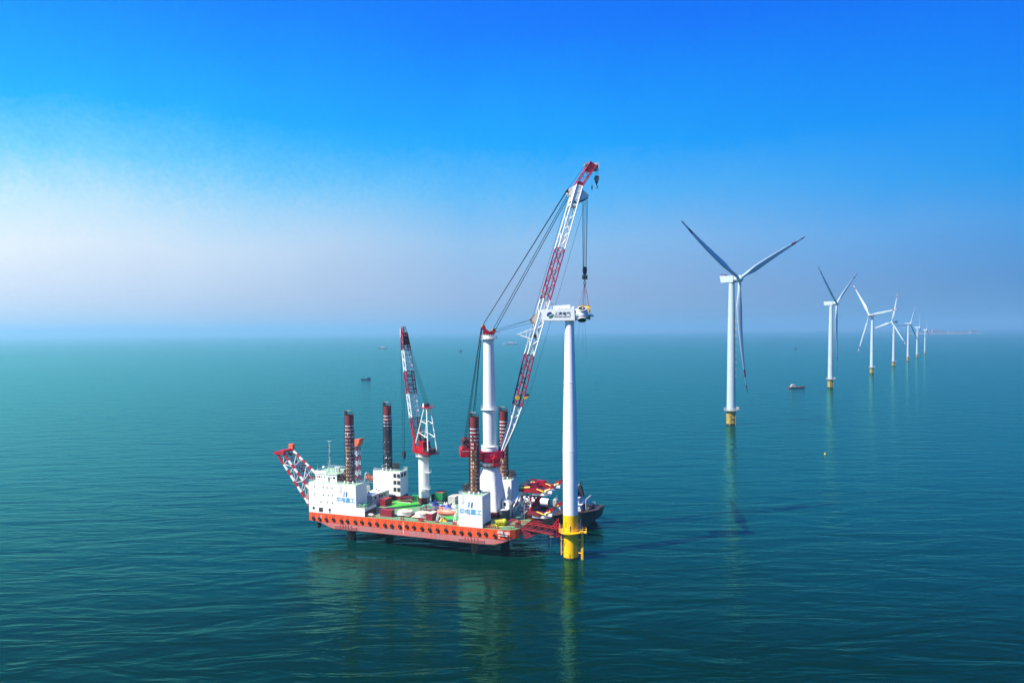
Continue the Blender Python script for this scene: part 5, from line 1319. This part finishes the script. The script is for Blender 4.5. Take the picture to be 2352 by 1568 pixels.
def drum(label, u, v, R_, h):
    t = bthing('flange_drum', label, 'steel drum', u, v, group='white round flange drums near the hull edge')
    mb = MB(); mb.prism([(u - R_ * 1.2, v - R_ * .9), (u + R_ * 1.15, v - R_ * .9), (u + R_ * 1.15, v + R_ * .9), (u - R_ * 1.2, v + R_ * .9)], DK + .5, DK + .62, SAND)
    for x in (-1, -.3, .4, 1.05):
        for y in (-.7, .7): mb.box((u + x * R_ - .25, v + y * R_ - .15, DK + .03), (u + x * R_ + .15, v + y * R_ + .15, DK + .5), DARK if x > 0 else WOOD)
    mb.build('pallet', t)
    mb = MB(); mb.lathe([(R_, DK + .63), (R_, DK + h - .1), (R_ + .06, DK + h - .1), (R_ + .06, DK + h + .05)], LWHITE, (u, v), 44, caps=False); mb.build('shell', t)
    mb = MB(); mb.lathe([(R_ - .02, DK + h + .04), (R_ * .6, DK + h + .08), (R_ * .15, DK + h + .12), (0.0, DK + h + .13)], SAND, (u, v), 36, caps=False)
    mb.tube((u - .5, v + .2, DK + h + .15), (u + .6, v - .2, DK + h + .2), .05, WOOD, 4); mb.build('lid', t)
drum('left one of two white round drums, with a rust-stained lid and a pallet behind', 38.4, 7.2, 2.85, 1.75)
drum('right one of two white round drums, partly hidden by the grey-roofed red container', 46.2, 6.6, 2.75, 1.85)
def pile(name, label, cat, u, v, su, sv_, h, m, seed, n=26):
    r = random.Random(seed); mb = MB(); vs = []; N_ = 22
    hs = [[0] * (N_ + 1) for _ in range(N_ + 1)]
    bumps = [(r.uniform(-.8, .8), r.uniform(-.7, .7), r.uniform(.18, .42), r.uniform(.4, 1)) for _ in range(9)]
    for j in range(N_ + 1):
        for i in range(N_ + 1):
            x, y = i / N_ * 2 - 1, j / N_ * 2 - 1
            e = max(0, 1 - max(abs(x), abs(y)) ** 4)
            hh = max([a * math.exp(-((x - bx) ** 2 + (y - by) ** 2) / (2 * w_ * w_)) for bx, by, w_, a in bumps]) * h * e
            k = 1 + .12 * math.sin(7 * x + 3 * y + seed) * (1 - e)
            vs.append((u + x * su * k, v + y * sv_ * k, DK + .04 + hh + r.uniform(0, .06) * e + .12 * e * math.sin(9 * x + seed) * math.cos(8 * y)))
    mb.add(vs, [(j * (N_ + 1) + i, j * (N_ + 1) + i + 1, (j + 1) * (N_ + 1) + i + 1, (j + 1) * (N_ + 1) + i) for j in range(N_) for i in range(N_)], m, False)
    return solo(mb, name, label, cat, BM, (u, v, DK + .04))
pile('tarpaulin_heap', 'long crumpled blue tarpaulin heap in the middle of the deck', 'tarpaulin', 47.4, 22.0, 3.8, 1.9, 1.5, BLUET, 3)
pile('tarpaulin_heap', 'tall peaked blue tarpaulin next to the green sheet', 'tarpaulin', 42.9, 24.2, 1.4, 1.5, 3.0, BLUET, 8)
pile('tarpaulin_heap', 'flat green tarpaulin sheet in front of the crane column', 'tarpaulin', 39.9, 22.4, 2.3, 1.4, 1.0, GREENT, 5)
pile('tarpaulin_heap', 'white sheeted lump directly right of the crane column foot', 'tarpaulin', 39.6, 25.6, .9, .9, 1.9, WHITET, 11)
pile('tarpaulin_heap', 'white sheeted cargo lump in front of the pale grey container', 'tarpaulin', 46.4, 26.2, 1.2, 1.0, 2.0, WHITET, 12)
pile('tarpaulin_heap', 'small white sheeted bundle near the front leg house corner', 'tarpaulin', 50.4, 25.2, 1.1, .9, 1.8, WHITET, 14)
pile('rope_heap', 'brown heap of coiled rope behind the left white drum', 'rope', 37.6, 12.2, 1.5, .9, 1.5, mat('hemp', (.22, .13, .06), .8, bump=.2, bscale=3), 21)
pile('chain_heap', 'heap of yellow rope and nets under the near lifeboat', 'rope', 56.0, 4.6, 1.4, 1.0, 1.4, mat('net_yellow', (.75, .42, .03), .7, bump=.3, bscale=3), 22)
pile('chain_heap', 'pale heap of netting against the front leg house beside the lifeboat davit', 'rope', 62.8, 3.2, 1.2, 1.6, 2.0, mat('net_cream', (.62, .55, .32), .7, bump=.3, bscale=3), 23)
pile('scrap_heap', 'dark heap of gear between the white sheeted lumps', 'deck gear', 48.6, 26.6, 1.0, .9, 1.2, DARK, 24)
pile('scrap_heap', 'low pile of timber and dunnage between the two white drums', 'timber', 42.4, 8.6, 1.4, 1.6, .8, WOOD, 25)
t = bthing('pile_guide_frame', 'brown-grey steel frame with a large round opening, lying on deck behind the drums', 'steel frame', 45, 15)
mb = MB(); zf = DK + 1.6
mb.torus((44.6, 15.2, zf), (0, 0, 1), 1.9, .22, FRAMEB, 28, 6)
for a, b in (((42, 13), (48, 13)), ((42, 17.4), (48, 17.4)), ((42, 13), (42, 17.4)), ((48, 13), (48, 17.4)), ((46.8, 13), (46.8, 17.4))):
    for z in (DK + .3, zf): mb.box((min(a[0], b[0]) - .2, min(a[1], b[1]) - .2, z - .2 + .004 * (a[0] == b[0])), (max(a[0], b[0]) + .2, max(a[1], b[1]) + .2, z + .2 - .004 * (a[0] == b[0])), FRAMEB)
for k in range(7): mb.box((42.2 + k * .95, 12.84, DK + .45), (42.4 + k * .95, 13.1, zf - .15), FRAMEB)
for x, y in ((42, 13), (48, 13), (42, 17.4), (48, 17.4)): mb.box((x - .3, y - .3, DK + .03), (x + .3, y + .3, zf + .5), FRAMEB)
mb.tube((44.6, 15.2, DK + .1), (44.6, 15.2, DK + .3), 1.6, BLACK, 22); mb.build('steel_grillage', t)
t = bthing('boom_rest', 'low dark red lattice trestle lying in front of the rear louvred house', 'trestle', 24.6, 25.6)
mb = MB(); truss(mb, [(24.8, 25.6, DK + .2), (24.8, 25.6, DK + 2.1), (24.8, 28.0, DK + 2.1), (24.8, 28.0, DK + .2)], [(30.4, 25.8, DK + .2), (30.4, 25.8, DK + 2.1), (30.4, 28.2, DK + 2.1), (30.4, 28.2, DK + .2)], MAROON, .11, .06, 6, cross=True)
mb.build('lattice', t); mb = MB(); mb.box((24.6, 25.3, DK + .03), (30.8, 25.5, DK + .3), LGREY); mb.build('runner', t)
t = bthing('pipe_manifold', 'olive yellow round winch drum with ribbed ends beside the bow gangway', 'winch', 78.4, 3.4)
mb = MB(); mb.tube((77.0, 3.9, DK + 1.3), (79.6, 5.2, DK + 1.5), 1.05, OLIVE, 22); mb.sphere((79.8, 5.3, DK + 1.55), 1.15, OLIVE, 16, 10)
for k in range(3): mb.torus((76.9 + k * .5, 3.85 + k * .25, DK + 1.3), (2.6, 1.3, .2), 1.1, .14, OLIVE, 20, 6)
mb.tube((76.4, 3.6, DK + 1.25), (77.0, 3.9, DK + 1.3), .4, DARK, 10); mb.build('drum', t)
mb = MB(); mb.box((76.6, 3.0, DK + .03), (80.2, 5.8, DK + .4), OLIVE)
for x in (76.4, 75.6): mb.lathe([(.25, DK + .03), (.25, DK + .9), (.12, DK + 1.0)], OLIVE, (x, 2.4), 10)
mb.path([(76, 2.4, DK + .8), (77.2, 2.8, DK + .9), (78.4, 2.6, DK + .5)], .12, YEL2, 6); mb.build('bed_frame', t)
t = bthing('liferaft_canister', 'white liferaft canister lying in front of the low white annex', 'liferaft', 26.2, 1.2)
mb = MB(); mb.tube((25.9, 1.4, DK + .75), (27.8, 1.4, DK + .75), .42, LWHITE, 14); mb.sphere((25.9, 1.4, DK + .75), .42, LWHITE, 12, 8); mb.sphere((27.8, 1.4, DK + .75), .42, LWHITE, 12, 8); mb.build('canister', t)
mb = MB(); [mb.box((x, 1.0, DK + .03), (x + .15, 1.8, DK + .42), GREY) for x in (26.2, 27.4)]; mb.build('cradle', t)

# lifeboats with davits
def lifeboat(label, u, v, z, L=7.2, flip=1):
    t = bthing('lifeboat', label, 'lifeboat', u, v, z, 'enclosed orange lifeboats')
    mb = MB(); n = 20; st = 16; rings = []
    for k in range(st + 1):
        s_ = -1 + 2 * k / st; wv = max(.03, (1 - abs(s_) ** 2.6)) ** .6
        top = 1.35 + (.38 if -.75 < s_ * flip < -.35 else 0) - .25 * abs(s_) ** 2
        rg = []
        for i in range(n):
            a = 2 * math.pi * i / n; y, zz = math.cos(a), math.sin(a)
            rg.append(Vector((u + s_ * L / 2, v + y * 1.25 * wv * (1 if zz < .2 else .9), z + 1.1 + (zz * top * (.55 + .45 * wv) if zz > 0 else zz * 1.1 * wv + .25 * abs(s_) ** 3))))
        rings.append(rg)
    for a, b in zip(rings, rings[1:]): mb.add(a + b, [(i, (i + 1) % n, n + (i + 1) % n, n + i) for i in range(n)], LIFE, True)
    mb.add(rings[0], [tuple(range(n))], LIFE); mb.add(rings[-1], [tuple(range(n - 1, -1, -1))], LIFE)
    mb.build('hull', t)
    mb = MB()
    pts = [(u + s_ * L / 2 * 1.0, v - 1.32 * max(.03, (1 - abs(s_) ** 2.6)) ** .6, z + 1.1 + .15 * abs(s_) ** 3) for s_ in [i / 10 - 1 for i in range(21)]]
    mb.path(pts, .09, mat('fender_dark_orange', (.45, .07, .03), .6), 6); mb.build('rubbing_strake', t)
    for k in range(5): w_ = MB(); x = u - 1.9 + k * .95; w_.tube((x, v - 1.12, z + 1.75), (x, v - 1.24, z + 1.7), .16, mat('boat_pane', (.55, .20, .14), .3), 8); w_.build('window', t)
    mb = MB(); mb.prism([(u - flip * 2.75, z + 2.2), (u - flip * 1.3, z + 2.3), (u - flip * 1.5, z + 3.05), (u - flip * 2.3, z + 3.0)][::flip], -v - .6, -v + .6, LIFE, Matrix(((1, 0, 0, 0), (0, 0, -1, 0), (0, 1, 0, 0), (0, 0, 0, 1)))); mb.build('steering_cupola', t)
    return t
lifeboat('near orange lifeboat hanging in white davits in front of the blue tarpaulins', 57.6, 3.4, DK + 2.3)
t = bthing('lifeboat_davit', 'white pair of davit arms carrying the near orange lifeboat', 'davit', 54.4, 3.4)
for u in (54.3, 61.2):
    mb = MB()
    mb.tube((u, 1.6, DK + .03), (u + .3, 3.0, DK + 3.4), .17, RAIL, 6); mb.tube((u + .5, 1.8, DK + .03), (u + .6, 3.2, DK + 3.2), .14, RAIL, 6)
    mb.tube((u + .1, 5.6, DK + .03), (u + .3, 4.6, DK + 5.0), .17, RAIL, 6); mb.path([(u + .3, 4.6, DK + 5.0), (u + .5, 4.4, DK + 5.9), (u + (1.6 if u < 58 else -.5), 3.6, DK + 6.2)], .15, RAIL, 6)
    mb.box((u - .1, 1.4, DK + .03), (u + .7, 2.0, DK + .8), BRED); mb.tube((u + .3, 3.0, DK + 3.4), (u + .3, 4.6, DK + 3.9), .12, RAIL, 5)
    mb.build('davit_arm', t)
mb = MB(); rail(mb, [(56.5, 4.9, DK + 4.2), (61.2, 4.9, DK + 4.2)], h=.8); mb.box((56.3, 4.7, DK + 4.05), (61.4, 5.3, DK + 4.2), RAIL); mb.build('davit_walkway', t)
lifeboat('far orange lifeboat beside the rear louvred house, mostly hidden', 9.2, 31.2, 16.8, 6.4)
t = bthing('lifeboat_davit', 'white curved davit arm left of the rear louvred house', 'davit', 6.0, 31.2)
mb = MB(); mb.path([(6.0, 30.6, DK + .03), (6.0, 30.6, 18.0), (6.2, 30.8, 20.0), (7.6, 31.0, 20.8)], .2, RAIL, 6); mb.box((5.9, 29.9, 16.3), (10.9, 30.3, 16.5), RAIL); rail(mb, [(5.9, 29.9, 16.5), (10.9, 29.9, 16.5)])
for u in (6.2, 8.2, 10.4): mb.tube((u, 30.1, DK + .03), (u, 30.1, 16.3), .1, RAIL, 5)
mb.build('davit_arm', t)

# red and white stern gantry
t = bthing('stern_gantry', 'red and white striped lattice gantry leaning out over the stern', 'gantry', 0, 4, 8)
A = [Vector(p) for p in ((-.05, 4.0, 8.2), (-.05, 4.0, 15.3), (-.05, 10.0, 20.2), (-.05, 10.0, 14.4))]
B = [Vector(p) for p in ((-17.8, 4.0, 31.5), (-14.9, 4.0, 31.9), (-15.8, 10.0, 32.8), (-17.0, 10.0, 31.2))]
NS = 11
for k in range(4):
    mb = MB()
    for i in range(NS): mb.tube(A[k].lerp(B[k], i / NS), A[k].lerp(B[k], (i + 1) / NS), (.52 if k < 3 else .4), (LWHITE, BRED)[(i + k // 2) % 2] if i < NS - 1 else BRED, 8, caps=False)
    mb.build('chord', t)
mb = MB()
for f in range(4):
    a0, b0, a1, b1 = A[f], B[f], A[(f + 1) % 4], B[(f + 1) % 4]
    for i in range(6):
        t0, t1 = (i + .3) / 6.4, (i + 1.3) / 6.4
        m = LGREY if i % 2 == 0 or f == 0 else MAROON
        mb.tube(a0.lerp(b0, t0), a1.lerp(b1, t0), .18, m, 5)
        mb.tube(a0.lerp(b0, t0) if (i + f) % 2 else a1.lerp(b1, t0), a1.lerp(b1, t1) if (i + f) % 2 else a0.lerp(b0, t1), .17, m, 5)
mb.build('lacing', t)
mb = MB()
mb.box((-18.8, 3.3, 31.3), (-14.2, 4.7, 32.3), BRED); mb.box((-17.4, 4.7, 31.9), (-15.2, 10.8, 32.7), BRED); mb.box((-16.6, 9.6, 32.7), (-14.6, 11.2, 34.6), mat('gantry_orange', (.65, .12, .05), .5))
mb.box((-.9, 3.4, 13.6), (-.05, 4.6, 16.2), BRED); mb.box((-1.2, 3.4, 7.2), (-.05, 4.6, 9.4), BRED); mb.box((-.9, 9.4, 18.8), (-.05, 10.6, 21.0), BRED)
mb.tube((-.5, 4, 9), (-4.0, 4, 12.9), .3, BRED, 8); mb.tube((-.5, 4, 15), (-5, 4.0, 14.6), .25, BRED, 8)
mb.build('head_beam', t)
# upright striped lattice post on the far side, crutch for the big boom
t = bthing('boom_crutch', 'upright striped lattice post with an orange cradle, behind the left front leg', 'crane boom rest', 5.0, 26)
for i in range(8):
    z0_, z1_ = 15.6 + i * 2.1, 15.6 + (i + 1) * 2.1
    mb = MB(); q = lambda z: [Vector(p) for p in ((4.2, 25.2, z), (5.8, 25.2, z), (5.8, 27.8, z), (4.2, 27.8, z))]
    truss(mb, q(z0_), q(z1_), LWHITE if i % 2 == 0 else CRIM, .17, .08, 1, cross=True); mb.build('post_section', t)
mb = MB(); mb.prism([(3.9, 32.4), (6.1, 32.4), (7.2, 34.2), (7.4, 35.6), (4.6, 35.2), (4.4, 34.4), (1.8, 33.4), (1.6, 32.8)], -28.2, -24.8, mat('gantry_orange', (.65, .12, .05), .5), Matrix(((1, 0, 0, 0), (0, 0, -1, 0), (0, 1, 0, 0), (0, 0, 0, 1)))); mb.build('cradle', t)

# pile gripper at the bow
t = bthing('pile_gripper_frame', 'red and white tower frame at the bow with two levels of clamp arms', 'pile gripper', 82, 17.7)
zt, z0 = 21.0, DK + .03
LG = [(82.0, 17.7), (85.4, 17.7), (85.4, 27.2), (82.0, 27.2)]
for i, (u, v) in enumerate(LG):
    mb = MB(); zb = z0 if i in (0, 3) else z0 + .4; n = 5
    for k in range(n): mb.lathe([(.38, zb + (zt - zb) * k / n), (.38, zb + (zt - zb) * (k + 1) / n)], LWHITE if k % 2 == 0 else BRED, (u, v), 14)
    mb.lathe([(.7, zb), (.4, zb + 1.5)], LWHITE, (u, v), 12); mb.build('leg', t)
mb = MB()
for f in range(4):
    a, b = LG[f], LG[(f + 1) % 4]
    m = LGREY if f == 0 else (MAROON if f in (1, 3) else DARK)
    n = 3
    for k in range(n):
        za, zb = z0 + .8 + (zt - z0 - 1.4) * k / n, z0 + .8 + (zt - z0 - 1.4) * (k + 1) / n
        p, q, r_, s_ = Vector((*a, za)), Vector((*b, za)), Vector((*b, zb)), Vector((*a, zb))
        if f in (0, 2): mb.tube(p if k % 2 else q, r_ if k % 2 else s_, .17, m, 6)
        else:
            mm_, mz_ = (p + q) / 2, (s_ + r_) / 2
            mb.tube(p, mz_, .13, m, 5); mb.tube(q, mz_, .13, m, 5); mb.tube(mm_, s_, .13, m, 5); mb.tube(mm_, r_, .13, m, 5)
            mb.tube(mm_, mz_, .1, m, 5)
        mb.tube(p, q, .16, m, 6)
    if f == 0:
        for k in range(2):
            za = z0 + 3.2 + k * 3.6
            mb.box((a[0] - .5, a[1] - 1.1, za), (a[0] + 1.0 + k * 2.0, a[1] - .4, za + .1), LGREY); rail(mb, [(a[0] - .5, a[1] - 1.1, za), (a[0] + 1.0 + k * 2.0, a[1] - 1.1, za)], h=.9)
mb.build('bracing', t)
for (uu, vv, zz), (ue, ve) in (((82.0, 17.7, 20.4), (76.4, 19.6)), ((82.0, 19.0, 17.4), (77.2, 20.6))):
    mb = MB(); mb.tube((uu, vv, zz), (ue, ve, z0 + .6), .42, LWHITE, 10, r2=.36); mb.build('stay', t)
mb = MB(); mb.box((75.2, 19.0, z0), (77.0, 21.2, z0 + 1.4), BRED); mb.build('stay_foot', t)
YZM = Matrix(((1, 0, 0, 0), (0, 0, -1, 0), (0, 1, 0, 0), (0, 0, 0, 1)))
def grip_level(z, low):
    # bed, two arms towards +u, white end jaws, yellow cylinders
    mb = MB()
    u0 = 81.2 if not low else 84.0
    mb.box((u0, 16.6, z), (87.0, 28.4, z + .7), RED if not low else DRED)  # lower level in darker red, its shade put into the colour
    for v, ext in ((17.2, 92.2), (27.4, 92.2)):
        mb.prism([(u0 + .3, v - 1.0), (89.0, v - 1.4), (91.0, v - .6), (91.0, v + .7), (88.6, v + 1.3), (u0 + .3, v + 1.3)], z - .1, z + 1.0, RED if not low else DRED)
    if low: mb.prism([(82.5, 17.0), (90, 17.0), (88, 27.5), (82.5, 27.5)], z - 2.8, z - .1, DRED)
    mb.build('clamp_bed', t)
    for v, s_ in ((17.2, -1), (27.4, 1)):
        mb = MB(); mb.prism([(86.4, v - .8), (91.0, v - .9), (93.2, v + .2), (93.2, v + 1.4), (90.2, v + 1.2), (86.4, v + .6)], z - 1.0, z - .13, LWHITE); mb.box((91.2, v - .6, z - .12), (94.0, v + 1.6, z + .9), LWHITE); mb.build('jaw', t)
        mb = MB(); mb.box((-.6, -.45, -1.4), (.6, .45, 1.4), RED, Matrix.Translation((93.2, v + .4, z + 1.9)) @ Matrix.Rotation(R(62), 4, 'Y')); mb.build('jaw_pad', t)
        mb = MB(); mb.tube((88.3, v - .9, z + 1.3), (91.0, v - 1.2, z + .5), .2, YEL2, 10); mb.tube((91.2, v - 1.1, z + .5), (93.4, v - .4, z + 1.7), .2, YEL2, 10); mb.build('cylinder', t)
        if not low: mb = MB(); mb.tube((82.0, v - .6, z + 1.3), (85.6, v - .6, z + 1.7), .34, YEL2, 12); mb.build('cylinder', t)
grip_level(20.6, False); grip_level(12.2, True)
mb = MB()
rail(mb, [(81.4, 16.7, 21.6), (88.8, 16.4, 21.6)], CRIM, 1.2, .7, .05); rail(mb, [(81.4, 16.7, 21.6), (81.4, 28.2, 21.6), (89, 28.4, 21.6)], CRIM, 1.2, .7, .05); rail(mb, [(86, 18.8, 21.6), (86, 26.0, 21.6)], CRIM, 1.2, .7, .05); rail(mb, [(81.6, 18.6, 21.6), (88.6, 18.6, 21.6)], CRIM, 1.2, .7, .05)
mb.build('guard_rail', t)
mb = MB(); mb.box((83.4, 20.0, 21.32), (86.2, 25.0, 22.6), RED); mb.box((84, 26.4, 21.6), (88, 28.2, 22.9), RED)
for k in range(6): mb.box((82.0 + k * .4, 26.3, 22.9), (82.25 + k * .4, 27.9, 23.2), RED)
mb.prism([(84.0, 13.8), (85.2, 13.0), (89.4, 19.6), (88.2, 20.4)], -22.8, -21.8, BRED, YZM); mb.build('clamp_housing', t)
mb = MB()
mb.tube((81.2, 16.4, z0), (84.6, 16.4, z0 + 3.4), .1, LGREY, 5); mb.tube((81.2, 16.0, z0), (84.6, 16.0, z0 + 3.4), .1, LGREY, 5)
for k in range(9): mb.tube((81.2 + k * .4, 16.0, z0 + k * .4), (81.2 + k * .4, 16.4, z0 + k * .4), .05, LGREY, 4)
for d in (0, .5): mb.tube((83.0 + d, 16.2, z0), (83.2 + d, 16.2, z0 + 6), .06, LGREY, 4)
for k in range(14): mb.tube((83.0, 16.2, z0 + .4 * k), (83.6, 16.2, z0 + .4 * k), .04, LGREY, 4)
mb.build('ladder', t)
# red gangway truss to the foundation
t = bthing('gangway', 'long red lattice gangway reaching from the bow to the yellow foundation', 'gangway', 79.4, 5.6, DK)
GRED = mat('gangway_red', (.40, .008, .012), .45, col2=(.26, .008, .012))
GA = [Vector(p) for p in ((79.6, 5.0, 10.6), (81.6, 5.0, 12.5), (81.6, 7.2, 12.5), (79.6, 7.2, 10.6))]
GB = [Vector(p) for p in ((97.6, 5.4, 8.6), (99.4, 5.4, 10.9), (99.4, 7.6, 10.9), (97.6, 7.6, 8.6))]
mb = MB(); truss(mb, GA, GB, GRED, .12, .045, 15, faces=(0, 2), rungs=False); truss(mb, GA, GB, GRED, .1, .04, 8, faces=(1, 3), rungs=True)
mb.build('truss', t)
mb = MB(); vv = [(80.0, 5.1, 10.72), (98, 5.5, 8.75), (98, 7.5, 8.75), (80, 7.1, 10.72)]; mb.add(vv + [(x, y, z - .1) for x, y, z in vv], [(0, 1, 2, 3), (7, 6, 5, 4), (0, 4, 5, 1), (1, 5, 6, 2), (2, 6, 7, 3), (3, 7, 4, 0)], MAROON); mb.build('walkway', t)
mb = MB()
for v in (5.4, 7.6):
    mb.tube((99.3, v, 7.8), (99.4, v, 14.2), .11, BRED, 5); mb.tube((99.4, v, 13.8), (97.2, v, 10.9), .1, BRED, 5); mb.tube((99.4, v, 12.4), (98.3, v, 10.9), .07, BRED, 4); mb.tube((99.4, v, 12.0), (98.0, v, 12.0), .06, BRED, 4)
for z in (8.0, 10.9, 12.4, 13.9): mb.tube((99.4, 5.4, z), (99.4, 7.6, z), .09, BRED, 5)
mb.tube((99.3, 5.4, 8), (100.8, 5.4, 8.7), .1, BRED, 5); mb.box((96.8, 5.2, 7.8), (98.2, 7.6, 8.1), WOOD); mb.tube((97.2, 5.4, 7.8), (97.2, 5.4, 4.4), .04, GREY, 4); mb.build('end_frame', t)
mb = MB(); mb.box((84.3, 4.4, DK + .03), (85.3, 5.4, 12.0), DRED); mb.box((84.3, 7.2, DK + .03), (85.2, 7.8, 12.0), DRED); mb.tube((84.8, 4.4, 11.6), (84.8, 7.8, 11.6), .25, RED, 8); mb.build('pivot', t)
mb = MB()
for a, b in (((86.2, 4.6, 9.9), (88.6, 5.0, 7.0)), ((88.4, 5.8, 9.6), (90.0, 5.6, 7.3)), ((86.0, 4.2, 7.0), (88.6, 5.0, 6.8)), ((88.6, 5.0, 6.8), (92.6, 7.2, 8.6)), ((86.2, 6.5, 9.9), (92.6, 7.2, 8.6))): mb.tube(a, b, .13, GRED, 5)
mb.add([(86.15, 4.8, 9.9), (88.5, 5.2, 7.1), (92.4, 7.3, 8.6), (86.15, 8.5, 9.9)], [(0, 1, 2, 3), (3, 2, 1, 0)], DRED)
mb.build('support_bracket', t)
# people-sized details: life rings and hose boxes along the edge
for i, (u, v) in enumerate(((46.9, 1.6), (47.8, 1.7))):
    mb = MB(); mb.box((u, v, DK + .03), (u + .7, v + .5, DK + .9), BRED); mb.prism([(u - .05, DK + .9), (u + .75, DK + .9), (u + .35, DK + 1.1)], -v - .5, -v, BRED, YZM)
    solo(mb, 'hose_box', ('left', 'right')[i] + ' one of two small red boxes at the hull edge, left of the grey-roofed container', 'hose box', BM, (u, v, DK + .03), 'red hose boxes')
